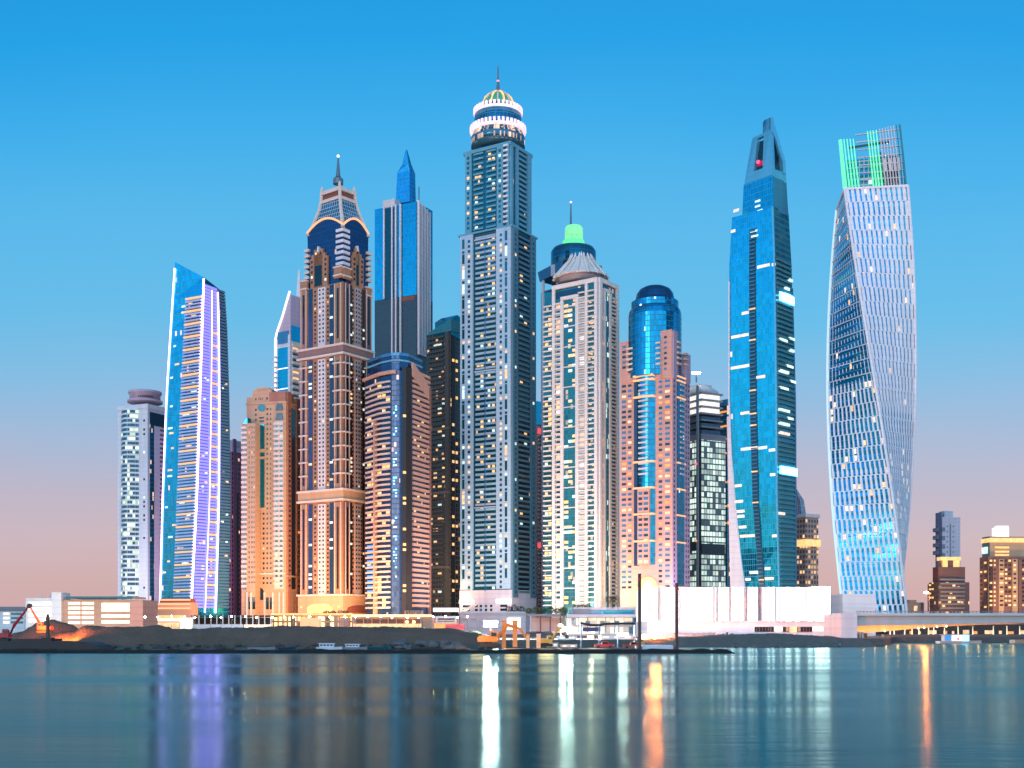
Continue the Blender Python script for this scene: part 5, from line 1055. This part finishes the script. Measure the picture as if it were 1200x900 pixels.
# ------------------------------------------------------------------ beyond the bridge: promenade, palms, boat
r = low('promenade_wall', 'dark shaded terrace of planting and walls seen under the bridge', 1040, 1400, 731, 640, 20, plain('terrace_dark', (.06, .035, .03)), 'wall')
for k in range(26): pan(r, 'lit_opening', 1062 + 13.5 * k + rnd.uniform(-4, 4), 1065 + 13.5 * k + rnd.uniform(-2, 6), 738 + rnd.uniform(0, 2), 743, 640, E['warm'] if k % 3 else E['amber'])
b = MB(); b.box(gx(1032, 475), gx(1400, 475), 470.5, 474, -1, 3.1); o = b.build('quay_wall', plain('quay_stone', (.22, .13, .10))); tag(o, 'long low red-brown quay wall along the water under the bridge', 'wall')
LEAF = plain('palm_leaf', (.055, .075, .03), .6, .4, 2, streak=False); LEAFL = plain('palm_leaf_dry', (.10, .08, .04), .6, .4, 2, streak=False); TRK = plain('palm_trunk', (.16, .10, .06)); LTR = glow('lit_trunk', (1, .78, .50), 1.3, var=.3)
def palm(px, ybase, h, Y, lit, label, group=None, z0=None, fr_n=18, fl=2.6, seed=0):
    rn = random.Random(seed); z0 = gz(ybase, Y) if z0 is None else z0; X = gx(px, Y)
    r = empty('palm_tree', (X, Y, z0), label, 'palm tree', group); lean = rn.uniform(-.25, .25)
    MB().tube([(X, Y, z0), (X + lean * .4, Y, z0 + h * .5), (X + lean, Y, z0 + h)], [.30, .22, .20], 8).build('trunk', LTR if lit else TRK, r)
    b = MB()
    for k in range(fr_n):
        a = 2 * math.pi * k / fr_n + rn.uniform(-.2, .2); up = rn.uniform(.1, .9); L_ = fl * rn.uniform(.8, 1.15); pts = []
        for j in range(7):
            t = j / 6; pts.append(Vector((X + lean + math.cos(a) * L_ * t, Y + math.sin(a) * L_ * t, z0 + h + up * L_ * t - 1.15 * L_ * t * t * (.5 + .5 * (1 - up)) * 1.4)))
        sd = Vector((-math.sin(a), math.cos(a), 0))
        for j in range(6):
            p, q = pts[j], pts[j + 1]
            for s in (-1, 1):
                for m in range(2):
                    c = p.lerp(q, m / 2 + .1); w = .62 * fl / 2.6 * (1 - abs(j / 6 - .35)); n = len(b.v)
                    b.v += [tuple(c), tuple(c + (q - p) * .22), tuple(c + (q - p) * .5 + sd * s * w + Vector((0, 0, -.35 * w)))]; b.f.append((n, n + 1, n + 2)); b.m.append(0)
    b.build('crown', LEAF if rn.random() < .7 else LEAFL, r)
    return r
for k, (px, Yp, h) in enumerate(((1043, 482, 4.2), (1048, 484, 4.6), (1060, 480, 3.6), (1069, 486, 4.4), (1077, 488, 4.6), (1088, 484, 4.5), (1094, 490, 4.6), (1107, 492, 4.2), (1123, 488, 4.2), (1140, 486, 4.3), (1164, 484, 4.4), (1180, 486, 4.4), (1195, 488, 4.3))):
    palm(px, 0, h, Yp, True, 'small palm with a glowing lit trunk on the promenade under the bridge', 'lit palms on the promenade', GROUND, 14, 2.0, k)
palm(718, 711.5, 4.5, 520, False, 'large dark palm rising above the roof of the blue glass pavilion', None, gz(713, 520), 26, 4.4, 50)
def bush(name, label, cx, Y, z0, rx, ry, rz, n, mat, cat='shrub', seed=1, group=None, stem=True):
    rn = random.Random(seed); b = MB()
    for i in range(n):
        th, u, rr_ = rn.uniform(0, 2 * math.pi), rn.uniform(-.9, 1), rn.uniform(.55, 1.0) ** .5
        q = math.sqrt(1 - u * u); c = Vector((cx + rx * rr_ * q * math.cos(th) * (1 + .3 * math.sin(3 * th + seed)), Y + ry * rr_ * q * math.sin(th), z0 + rz * (1 + u * rr_)))
        d1 = Vector((rn.gauss(0, 1), rn.gauss(0, 1), rn.gauss(0, .7))).normalized() * rn.uniform(.2, .42); d2 = d1.cross(Vector((rn.gauss(0, 1), rn.gauss(0, 1), rn.gauss(0, 1)))).normalized() * .2; k = len(b.v)
        b.v += [tuple(c - d1), tuple(c + d2), tuple(c + d1), tuple(c - d2)]; b.f.append((k, k + 1, k + 2, k + 3)); b.m.append(0)
    r = empty(name, (cx, Y, z0), label, cat, group); b.build('foliage', mat, r); MB().tube([(cx, Y, z0 - .3), (cx, Y, z0 + rz)], .12, 6).build('stem', TRK, r); return r
GLF = plain('leaf_green', (.06, .10, .035), .6, .5, 1.5, streak=False); GLD = plain('leaf_dark', (.03, .05, .022), .6, .5, 1.5, streak=False)
for k, px in enumerate((620, 628, 636, 645, 653, 660)): bush('roof_shrub', 'leafy green shrub in the lit row on the grey pavilion roof', gx(px, 566), 566, gz(719.5, 566), 1.9, 1.6, 1.4 + .4 * (k % 2), 220, GLF, seed=k + 3, group='shrubs on the pavilion roof')
bush('shrub', 'dark green bush beside the red container', gx(556, 400), 400, GROUND + .3, 2.6, 1.5, 1.2, 260, GLD, seed=30)
bush('garden_tree', 'small pale green tree at the roof edge of the blue glass pavilion', gx(660.5, 530), 530, gz(722, 530), 1.6, 1.4, 1.9, 240, GLF, 'tree', 31)
for k, px in enumerate((676, 683, 689)): bush('roof_shrub', 'pale shrub on top of the blue glass pavilion', gx(px, 546), 546, gz(713.6, 546), 1.6, 1.3, 1.1, 150, GLF, seed=k + 60, group='shrubs on the glass pavilion')
for k, px in enumerate((383, 390, 399, 405)): bush('shrub', 'dark shrub on the terrace before the arched foot of the brown stone tower', gx(px, 668), 668, gz(719.5, 668), 1.7, 1.2, 1.0, 140, GLD, seed=80 + k, group='shrubs before the arched foot')
for k, px in enumerate((596, 603, 611)): bush('garden_tree', 'dark leafy tree between the tallest tower and the pavilion with the lit hedge', gx(px, 690), 690, gz(717.5, 690), 2.2, 1.8, 1.8 + .5 * (k % 2), 260, GLD, 'tree', 90 + k, 'trees beside the lit hedge')
# excursion boat with the glowing screens
Y = 440
def boat(px0, px1, Y, label, hullc, h, cab, name='motor_boat', group=None, screens=False):
    x0, x1 = gx(px0, Y), gx(px1, Y); Ln = x1 - x0; w = min(3.2, Ln * .16); r = empty(name, ((x0 + x1) / 2, Y, 0), label, 'boat', group); rings = []
    for i in range(11):
        t = i / 10; k = w * (1 if t < .6 else max(.04, 1 - ((t - .6) / .4) ** 2)); zt = h * (1 + .25 * max(0, t - .6) / .4); x = x0 + Ln * t
        rings.append([(x, Y - k * .75, -.3), (x, Y - k, zt), (x, Y + k, zt), (x, Y + k * .75, -.3)])
    MB().loft(rings).build('hull', hullc, r)
    if cab:
        MB().box(x0 + Ln * .12, x0 + Ln * .68, Y - w * .7, Y + w * .7, h, h + cab).build('cabin', C['white'], r); MB().box(x0 + Ln * .08, x0 + Ln * .72, Y - w * .85, Y + w * .85, h + cab, h + cab + .15).build('cabin_roof', C['white'], r)
        if screens:
            for a, c, mt in ((.13, .26, E['blue']), (.28, .5, E['white']), (.52, .67, E['cyan'])): MB().box(x0 + Ln * a, x0 + Ln * c, Y - w * .7 - .1, Y - w * .7 + .1, h + .1, h + cab - .1).build('lit_screen', mt, r)
            MB().box(x0 + Ln * .40, x0 + Ln * .45, Y - w * .7 - .14, Y - w * .7, h + .3, h + cab * .55).build('screen_mark', E['red'], r)
        else:
            for k in range(4): MB().box(x0 + Ln * (.16 + .13 * k), x0 + Ln * (.25 + .13 * k), Y - w * .7 - .04, Y - w * .7 + .05, h + cab * .4, h + cab * .8).build('window', C['dglass'], r)
    return r
boat(1099, 1150, 440, 'white boat with glowing blue and white screens lying under the bridge', C['white'], .9, 2.3, 'excursion_boat', None, True)
boat(1186, 1240, 450, 'pale open boat moored at the quay under the bridge at the right edge', C['cream'], 1.3, 0)
for k, (a, c, cb, lab) in enumerate(((291, 322, 0, 'leftmost low grey boat moored along the foot of the sand bank'), (326, 347, 0, 'short dark blue boat moored between two grey boats below the sand bank'), (371, 401, .9, 'white boat with a low windowed cabin moored below the sand bank'), (402, 430, .7, 'grey boat with a plain cabin moored right of the white cabin boat'), (432, 458, 0, 'small teal boat at the right end of the row below the sand bank'))):
    boat(a, c, 312 + k, lab, (C['grey'], C['navy'], C['white'], C['grey'], C['teal'])[k], .75, cb)
# rocks at the waterline
ROCKB = earth('brown_rock', (.06, .045, .035), (.20, .15, .12), .6)
def rock(px, Y, s, seed, label, group, z=0.1):
    rn = random.Random(seed); X = gx(px, Y); bm = bmesh.new(); bmesh.ops.create_icosphere(bm, subdivisions=2, radius=1)
    ph = [rn.uniform(0, 6) for _ in range(6)]
    for v in bm.verts:
        p = v.co; k = 1 + .22 * math.sin(2.3 * p.x + ph[0]) + .18 * math.sin(3.1 * p.y + ph[1]) + .2 * math.sin(2.7 * p.z + ph[2]); v.co = Vector((p.x * k * s * 1.35, p.y * k * s, p.z * k * s * .75))
    me = bpy.data.meshes.new('rock'); bm.to_mesh(me); bm.free(); me.materials.append(ROCKB if 'brown' in label else ROCKM); o = bpy.data.objects.new('rock', me); COL.objects.link(o); o.location = (X, Y, z); o.rotation_euler = (0, 0, rn.uniform(0, 6)); tag(o, label, 'rock', group)
rn = random.Random(12)
for k in range(26):
    px = rn.uniform(462, 586); Y = rn.uniform(318, 333); rock(px, Y, rn.uniform(.5, 1.25) * (1.4 if 488 < px < 512 or 520 < px < 548 else 1), 100 + k, 'pale grey boulder in the riprap at the right foot of the dark sand bank', 'boulders at the foot of the sand bank', max(0.1, (Y - 318) * .12))
for k in range(70):
    px = rn.uniform(118, 470); Y = rn.uniform(331, 337.5); rock(px, Y, rn.uniform(.25, .75), 300 + k, 'small brown boulder along the waterline below the dark sand bank', 'small boulders below the sand bank', max(.05, (Y - 332) * .22))
for k in range(14): rock(rn.uniform(855, 985), rn.uniform(352, 362), rn.uniform(.4, .9), 200 + k, 'dark boulder at the waterline below the white ribbed hall', 'boulders below the white hall', .2)

# ------------------------------------------------------------------ work barges and machines
RUSTY = plain('rusty_steel', (.10, .045, .03), .6, .4, 1.2); BLK = plain('barge_black', (.018, .015, .014), .6, .4, .6); YEL = plain('plant_orange', (.62, .20, .03), .5, .2, 1.0); REDP = plain('plant_red', (.50, .02, .03), .5, .2, 1.0); TRKM = plain('track_rubber', (.02, .02, .02))
def excavator(px, zb, Y, col, face, label, arm, sc=1.0, name='excavator'):
    X = gx(px, Y); r = empty(name, (X, Y, zb), label, 'excavator'); f = face; s = sc
    for dy in (-1.2, 1.2):
        pr = [(-1.9, .45), (-1.6, .08), (1.6, .08), (1.9, .45), (1.6, .85), (-1.6, .85)]
        MB().loft([[(X + x * s, Y + dy * s + o * s, zb + z * s) for x, z in pr] for o in (-.3, .3)]).build('track', TRKM, r)
    MB().cyl((X, Y), [(.8 * s, zb + .75 * s), (.8 * s, zb + 1.1 * s)], 14).build('turntable', C['dark'], r)
    pr = [(-2.2, 1.1), (1.7, 1.1), (1.7, 1.9), (.3, 2.2), (-1.9, 2.3), (-2.3, 1.8)]
    MB().loft([[(X + f * x * s, Y + o * s, zb + z * s) for x, z in pr] for o in (-1.25, 1.25)]).build('body', col, r)
    pr = [(.2, 1.9), (1.75, 1.9), (1.6, 2.9), (1.2, 3.25), (.2, 3.25)]
    MB().loft([[(X + f * x * s, Y + o * s, zb + z * s) for x, z in pr] for o in (-1.3, -.1)]).build('cab', col, r)
    MB().loft([[(X + f * x * s, Y + o * s, zb + z * s) for x, z in ((.45, 2.15), (1.55, 2.15), (1.45, 2.85), (.45, 3.0))] for o in (-1.36, -1.28)]).build('cab_window', C['gglass'], r)
    P_ = [Vector((X + f * x * s, Y + .35 * s, zb + z * s)) for x, z in arm]
    MB().tube(P_[:3], [.32 * s, .42 * s, .26 * s], 6).build('boom', col, r); MB().tube(P_[2:4], [.28 * s, .18 * s], 6).build('stick', col, r)
    q = P_[3]; e = P_[2]
    pr = [(0, .3), (.7, .1), (.8, -.7), (.2, -1.0), (-.5, -.5)]
    MB().loft([[(q.x + f * x * s * .9, q.y + o * s, q.z + z * s * .9) for x, z in pr] for o in (-.5, .5)]).build('bucket', C['dark'], r)
    MB().tube([P_[0] + Vector((f * .5 * s, 0, .3 * s)), P_[1] + Vector((0, 0, -.3 * s))], .09 * s, 6).build('ram', C['steel'], r)
    return r
ex = excavator(573, gz(758.5, 318), 318, YEL, 1, 'orange excavator with a low arm at the right end of the sand bank', ((1.4, 1.7), (3.6, 4.4), (6.2, 3.6), (7.4, 1.6)), 1.35)
excavator(4, gz(752, 322), 322, REDP, 1, 'red excavator with its arm raised to the right at the left edge', ((1.4, 1.7), (2.6, 4.2), (5.6, 8.0), (6.4, 9.6)), 1.05)
excavator(52, gz(742, 345), 345, plain('plant_scarlet', (.55, .06, .03), .5, .2, 1.0), -1, 'scarlet excavator on the glowing spoil heap with its arm reaching up left', ((1.4, 1.7), (1.9, 3.6), (3.6, 6.4), (4.6, 8.4)), .95)
excavator(640, gz(758, 300), 300, plain('plant_yellow', (.60, .33, .04), .5, .2, 1.0), 1, 'yellow excavator on the barge with its arm stretched low to the right', ((1.4, 1.7), (3.0, 4.6), (5.0, 5.8), (5.6, 3.2)), .9)
# barge on the left with its spud pole
Y = 300
r = empty('barge', (gx(40, Y), Y, 0), 'black flat barge with one dark spud pole moored left under the spoil heap', 'barge')
MB().loft([[(gx(x, Y), Y - 5, -.3), (gx(x, Y), Y - 5, gz(y, Y)), (gx(x, Y), Y + 5, gz(y, Y)), (gx(x, Y), Y + 5, -.3)] for x, y in ((-30, 752), (20, 751), (70, 751), (108, 752), (122, 756), (126, 760.5))]).build('hull', BLK, r)
MB().box(gx(19, Y), gx(66, Y), Y - 3, Y + 4, gz(752, Y), gz(748.6, Y)).build('deck_house', BLK, r); MB().cyl((gx(61.5, Y), Y - 3), [(.48, gz(756, Y)), (.48, gz(724, Y)), (.32, gz(723.8, Y)), (.32, gz(720, Y))], 14).build('spud_pole', RUSTY, r); MB().box(gx(55.5, Y), gx(67.5, Y), Y - 4, Y - 1.6, gz(752, Y), gz(747, Y)).build('pole_clamp', BLK, r)
MB().box(gx(-4, Y), gx(3, Y), Y - 5.2, Y - 4.6, gz(753, Y), gz(749.5, Y)).build('blue_lamp', glow('blue_lamp', (.35, .8, 1), 40, True), r)
# main barge, middle
Y = 282
r = empty('barge', (gx(700, Y), Y, 0), 'long black work barge with two tall rusty spud poles and a white deck box', 'barge')
MB().loft([[(gx(x, Y), Y - 3, -.3), (gx(x, Y), Y - 3.4, gz(y, Y)), (gx(x, Y), Y + 16, gz(y, Y)), (gx(x, Y), Y + 16, -.3)] for x, y in ((584, 764), (592, 761), (650, 760.5), (720, 760.6), (795, 761), (804, 763))]).build('hull', BLK, r)
b = MB()
for k in range(11):
    x = 600 + 19 * k; b.cyl((gx(x, Y), Y - 3.7), [(.05, .05), (.34, .1), (.34, .6), (.05, .65)], 8)
b.build('fender', C['black'], r)
for x, yt, yb in ((747.3, 673, 764), (790.3, 684, 764)):
    MB().cyl((gx(x, Y), Y - 4.1), [(.38, gz(yb, Y)), (.38, gz(yt + 2, Y)), (.40, gz(yt, Y))], 16).build('spud_pole', RUSTY, r); MB().box(gx(x - 3.4, Y), gx(x + 3.4, Y), Y - 3.4, Y - 1.5, gz(763, Y), gz(757, Y)).build('pole_clamp', C['steel'], r); MB().cyl((gx(x, Y), Y - 4.1), [(.41, gz(yt + 8, Y)), (.41, gz(yt + 5, Y))], 16).build('pole_collar', REDP, r)
MB().box(gx(751, Y), gx(787, Y), Y - 2.6, Y + 2, gz(761.4, Y), gz(755.8, Y)).build('deck_box', plain('box_white', (.64, .66, .70), .5), r); MB().tube([(gx(767, Y), Y + 3, gz(750.6, Y)), (gx(786, Y), Y + 3, gz(750.6, Y))], .22, 8).build('pipe', YEL, r); MB().cyl((gx(766, Y), Y + 3), [(.35, gz(752.5, Y)), (.35, gz(748.8, Y))], 10).build('pipe_valve', YEL, r); MB().box(gx(752, Y), gx(757, Y), Y + 3, Y + 5, gz(756, Y), gz(752, Y)).build('winch', plain('winch_yellow', (.5, .3, .05)), r)
for k in range(10): MB().tube([(gx(752 + 4 * k, Y), Y + 15, gz(761, Y)), (gx(752 + 4 * k, Y), Y + 15, gz(756, Y))], .04, 5).build('rail_post', C['offwhite'], r)
# orange driven piles and steel gate frames standing on the barge
for k, (x, y0, y1) in enumerate(((590.5, 727.5, 752), (603.5, 727.5, 750), (618.5, 743, 760), (631, 743, 760))):
    Yk = 296 if k > 1 else 320; w = (2.9, 3.4, 2.4, 3.0)[k] * .8
    rr2 = empty('steel_pile', (gx(x, Yk), Yk, GROUND), ('tall orange steel pile standing left of its twin behind the barge', 'tall orange steel pile right of its twin with a bracket behind the barge', 'short pale orange pile standing on the barge deck', 'short orange pile with a lilac cap on the barge deck')[k], 'pile')
    MB().box(gx(x - w, Yk), gx(x + w, Yk), Yk - .6, Yk + .6, gz(y1 + 8, Yk) if k < 2 else gz(y1, Yk), gz(y0, Yk)).build('post', plain('pile_orange', (.62, .27, .09)) if k < 2 else plain('pile_pale', (.66, .40, .22)), rr2)
    MB().box(gx(x - w - .4, Yk), gx(x + w + .4, Yk), Yk - .75, Yk + .75, gz(y0 + 1.4, Yk), gz(y0 - .3, Yk)).build('cap', plain('cap_lilac', (.5, .38, .5)) if k == 3 else YEL, rr2)
Yk = 306
r2 = empty('gate_frame', (gx(705, Yk), Yk, 0), 'blue steel gate frame with a dark sagging canopy behind the barge', 'frame')
for x in (681, 702, 724, 744): MB().box(gx(x - .7, Yk), gx(x + .7, Yk), Yk - .3, Yk + .3, 0, gz(731, Yk)).build('post', C['bluec'], r2)
MB().tube([(gx(x, Yk), Yk, gz(y, Yk)) for x, y in ((680, 730), (692, 732.5), (704, 732.6), (708, 731), (745, 730.6))], .35, 6).build('canopy', C['dark'], r2)
MB().box(gx(683, Yk), gx(704, Yk), Yk + .6, Yk + 1, gz(740, Yk), gz(735, Yk)).build('banner', plain('blue_banner', (.05, .08, .20)), r2)
# site cabins, boats and a red pickup behind the barge
def pickup(px, Y, zb, col, label):
    X = gx(px, Y); r = empty('pickup_truck', (X, Y, zb), label, 'pickup truck')
    pr = [(-2.4, .45), (2.4, .45), (2.4, 1.0), (1.3, 1.1), (.8, 1.75), (-.5, 1.75), (-.7, 1.1), (-2.4, 1.1)]
    MB().loft([[(X + x, Y + o, zb + z) for x, z in pr] for o in (-.85, .85)]).build('body', col, r)
    MB().loft([[(X + x, Y + o, zb + z) for x, z in ((-.45, 1.15), (1.05, 1.15), (.72, 1.65), (-.42, 1.65))] for o in (-.9, -.84)]).build('window', C['dglass'], r)
    for x in (-1.5, 1.5):
        for o in (-.8, .8):
            c = Vector((X + x, Y + o, zb + .4)); w = MB().loft([[(c.x + q * math.cos(2 * math.pi * i / 14), c.y + oo, c.z + q * math.sin(2 * math.pi * i / 14)) for i in range(14)] for q, oo in ((.4, -.12), (.4, .12))]).build('wheel', TRKM, r)
    MB().box(X + 2.38, X + 2.46, Y - .7, Y - .4, zb + .75, zb + .95).build('headlight', E['white'], r); return r
pickup(708, 300, gz(760, 300), REDP, 'red pickup truck parked on the barge deck'); pickup(741.5, 303, gz(760.5, 303), plain('truck_maroon', (.35, .05, .03)), 'maroon pickup truck beside the left tall spud pole')
def cabin(px0, px1, y0, Y, mat, label, zb=GROUND):
    x0, x1 = gx(px0, Y), gx(px1, Y); zt = gz(y0, Y); r = empty('site_cabin', ((x0 + x1) / 2, Y, zb), label, 'cabin'); MB().box(x0, x1, Y, Y + 3, zb, zt).build('wall', mat, r); MB().box(x0 - .15, x1 + .15, Y - .2, Y + 3.2, zt, zt + .16).build('roof', C['offwhite'], r)
    n = max(2, int((x1 - x0) / 2.6))
    for k in range(n): a = x0 + (x1 - x0) * (k + .25) / n; MB().box(a, a + (x1 - x0) / n * .5, Y - .06, Y + .1, zb + (zt - zb) * .4, zb + (zt - zb) * .8).build('window', HB, r)
    return r
cabin(653, 676, 746, 372, WHL, 'white site cabin with lit windows behind the yellow excavator'); cabin(704, 742, 745, 378, WHL, 'longer white site cabin with lit windows behind the blue gate frame'); cabin(641, 654, 754, 304, WHL, 'small white deck cabin beside the short orange piles', .9); cabin(657, 676, 756, 303, C['cream'], 'low cream deck cabin at the middle of the barge', .9)
# flood lamps on masts
def floodlight(px, py, Y, s, col, label, tgt, power, zb=GROUND):
    X = gx(px, Y); r = empty('floodlight', (X, Y, zb), label, 'floodlight')
    MB().tube([(X, Y + .25, zb), (X, Y + .25, gz(py, Y) + .3)], .12, 6).build('mast', C['steel'], r); MB().box(X - .8, X + .8, Y + .1, Y + .3, gz(py, Y) - .08, gz(py, Y) + .08).build('crossbar', C['steel'], r)
    m = glow('flood_' + str(px), col, power * 4.5, True)
    for dx in (-.75, 0, .75):
        for dz in (-.3, .3): x_, z_ = X + dx * s * .55, gz(py, Y) + dz * s * .5; MB().box(x_ - .17 * s, x_ + .17 * s, Y - .25, Y + .05, z_ - .11 * s, z_ + .11 * s).build('lamp', m, r)
    return r
floodlight(575, 731, 392, 3.6, (1, .96, .94), 'brightest white floodlight by the pale pink podium wall', None, 500)
floodlight(665, 737, 385, 2.6, (1, .93, .86), 'white floodlight mast left of the blue glass pavilion', None, 420)
floodlight(657, 733, 389, .9, (1, .9, .84), 'small white floodlight mast left of the blue glass pavilion', None, 300)
floodlight(692, 747, 380, 1.3, (1, .74, .46), 'warm floodlight low behind the blue gate frame', None, 300)
floodlight(730, 745, 386, 2.5, (1, .96, .92), 'white floodlight right of the blue gate frame', None, 500)
floodlight(768, 744, 384, 3.0, (1, .16, .03), 'orange floodlight added between the two tall spud poles', None, 1100); floodlight(756, 746, 386, 1.5, (1, .24, .05), 'smaller orange floodlight added just right of the left tall spud pole', None, 900)  # orange floodlights added for their streak on the water
# lamps along the shore road behind the bank
SL = [glow('shore_lamp_warm', (1, .50, .18), 450, True), glow('shore_lamp_white', (1, .88, .75), 400, True)]
rn = random.Random(21)
for k in range(27):
    px = 172 + 14.5 * k + rn.uniform(-3, 3); Yk = 560 + rn.uniform(-12, 12)
    X = gx(px, Yk); r = empty('street_lamp', (X, Yk, GROUND), 'small glowing lamp post in the row along the shore road behind the sand bank', 'street lamp', 'lamp posts along the shore road'); zt = gz(723.5 + rn.uniform(-.8, .8), Yk)
    MB().tube([(X, Yk, GROUND), (X, Yk, zt)], [.10, .07], 6).build('pole', C['steel'], r); MB().ball((X, Yk, zt + .25), .34, 5).build('lamp_head', SL[0 if rn.random() < .65 else 1], r)
# little jetty at the right
Y = 374
r = empty('jetty', (gx(1010, Y), Y, 0), 'dark timber jetty with posts at the left foot of the bridge', 'jetty'); MB().box(gx(984, Y), gx(1038, Y), Y, Y + 5, .5, .95).build('deck', C['brown'], r)
for k in range(7): MB().cyl((gx(985 + 8.5 * k, Y), Y - .2), [(.18, -1), (.18, gz(752.5 + (k % 3), Y))], 8).build('post', C['brown'], r)
MB().box(gx(984, Y), gx(1038, Y), Y + 4.6, Y + 4.8, 1.6, 1.75).build('rail', C['brown'], r)
boat(970, 985, 362, 'small white boat moored beside the dark timber jetty', C['white'], .7, 0)
for k, (x, h) in enumerate(((841, 1.2), (847.5, 1.4), (852, 1.9), (858, 1.5))):
    Yk = 415; z0 = 2.35; o = MB().cyl((gx(x, Yk), Yk), [(.36, z0), (.36, z0 + h * .8), (.28, z0 + h * .84), (.40, z0 + h * .88), (.40, z0 + h)], 10).build('bollard', C['black']); tag(o, 'dark stubby bollard on the gravel bank before the white hall', 'bollard', 'bollards before the white hall')
Yk = 415; r = empty('hoarding', (gx(790, Yk), Yk, GROUND), 'blue mesh fence along the foot of the white ribbed hall', 'fence')
MB().box(gx(748, Yk), gx(838, Yk), Yk, Yk + .12, GROUND - .4, gz(741.5, Yk)).build('mesh', plain('blue_mesh', (.10, .20, .26), .8, .4, 1.5), r)
for k in range(14): MB().box(gx(748 + 6.9 * k, Yk), gx(748.5 + 6.9 * k, Yk), Yk - .12, Yk, GROUND - .4, gz(741, Yk)).build('post', C['steel'], r)

# ------------------------------------------------------------------ the place's floodlighting, plus a few added fill lamps
for px, py, Y, p, col, sz, tg in (
    (310, 718, 760, 4.4e4, (1, .50, .22), 26, (318, 600, 822)), (345, 718, 775, 1.8e4, (1, .42, .18), 16, (345, 620, 830)),
    (375, 718, 735, 7.5e4, (1, .55, .22), 26, (378, 600, 800)), (418, 718, 760, 3.5e4, (1, .42, .2), 16, (420, 640, 815)),
    (492, 718, 735, 4.8e4, (1, .46, .24), 16, (492, 610, 800)), (444, 718, 735, 2.2e4, (1, .55, .34), 14, (444, 640, 790)),
    (568, 712, 770, 7.5e4, (1, .86, .86), 30, (570, 560, 850)), (668, 712, 735, 3.4e4, (1, .80, .68), 26, (668, 560, 800)), (712, 712, 765, 2.6e4, (1, .66, .4), 12, (712, 560, 815)),
    (757, 705, 705, 5.2e4, (1, .50, .34), 22, (757, 540, 760)), (798, 705, 735, 3.2e4, (.85, .62, 1), 14, (800, 540, 772)),
    (518, 712, 860, 2.6e4, (1, .6, .36), 14, (515, 600, 900)), (275, 716, 900, 1.9e4, (1, .25, .42), 12, (277, 600, 960)), (245, 716, 745, 1.6e4, (1, .45, .3), 14, (232, 660, 800)),
    (160, 712, 830, 4.8e4, (1, .78, .86), 20, (170, 560, 880)), (1040, 712, 600, 1.0e4, (1, .62, .5), 40, (1040, 600, 710)), (1112, 716, 880, 3.2e4, (1, .55, .25), 16, (1112, 670, 930)), (1180, 716, 820, 3.2e4, (1, .55, .25), 16, (1180, 650, 862)),  # broad lamp before the twisted tower is added to brighten it
    (890, 700, 650, 2.6e4, (1, .72, .62), 14, (868, 640, 705))):
    lamp(px, py, Y, p, col, sz, tgt=pt(*tg))
for k in range(14): lamp(1012 + 13.5 * k, 735.5 + max(0, 3 - k), 422.6, 500 if k < 5 else 260, (1, .40, .10), kind='POINT', name='soffit_light').data.shadow_soft_size = .4
for k, px in enumerate((1040, 1075, 1110, 1135, 1160, 1185)): lamp(px, 740, 520, 3500, (1, .42, .16), 4, kind='POINT', name='promenade_lamp')
lamp(46, 737, 560, 9000, (1, .78, .55), 14, tgt=pt(48, 715, 600)); lamp(120, 737, 560, 9000, (1, .62, .38), 14, tgt=pt(120, 715, 600))  # added lamps that brighten the low white block at the left
lamp(40, 739, 338, 9000, (1, .22, .03), 5, tgt=pt(48, 736, 362), name='site_lamp'); lamp(78, 741, 340, 6000, (1, .26, .04), 5, tgt=pt(72, 738, 364), name='site_lamp'); lamp(600, 744, 309, 2500, (1, .45, .15), 4, kind='POINT', name='site_lamp'); lamp(640, 742, 290, 1500, (1, .55, .25), 4, kind='POINT', name='site_lamp'); lamp(700, 748, 292, 1200, (1, .75, .55), 4, kind='POINT', name='site_lamp'); lamp(560, 744, 312, 1500, (1, .5, .2), 4, kind='POINT', name='site_lamp')
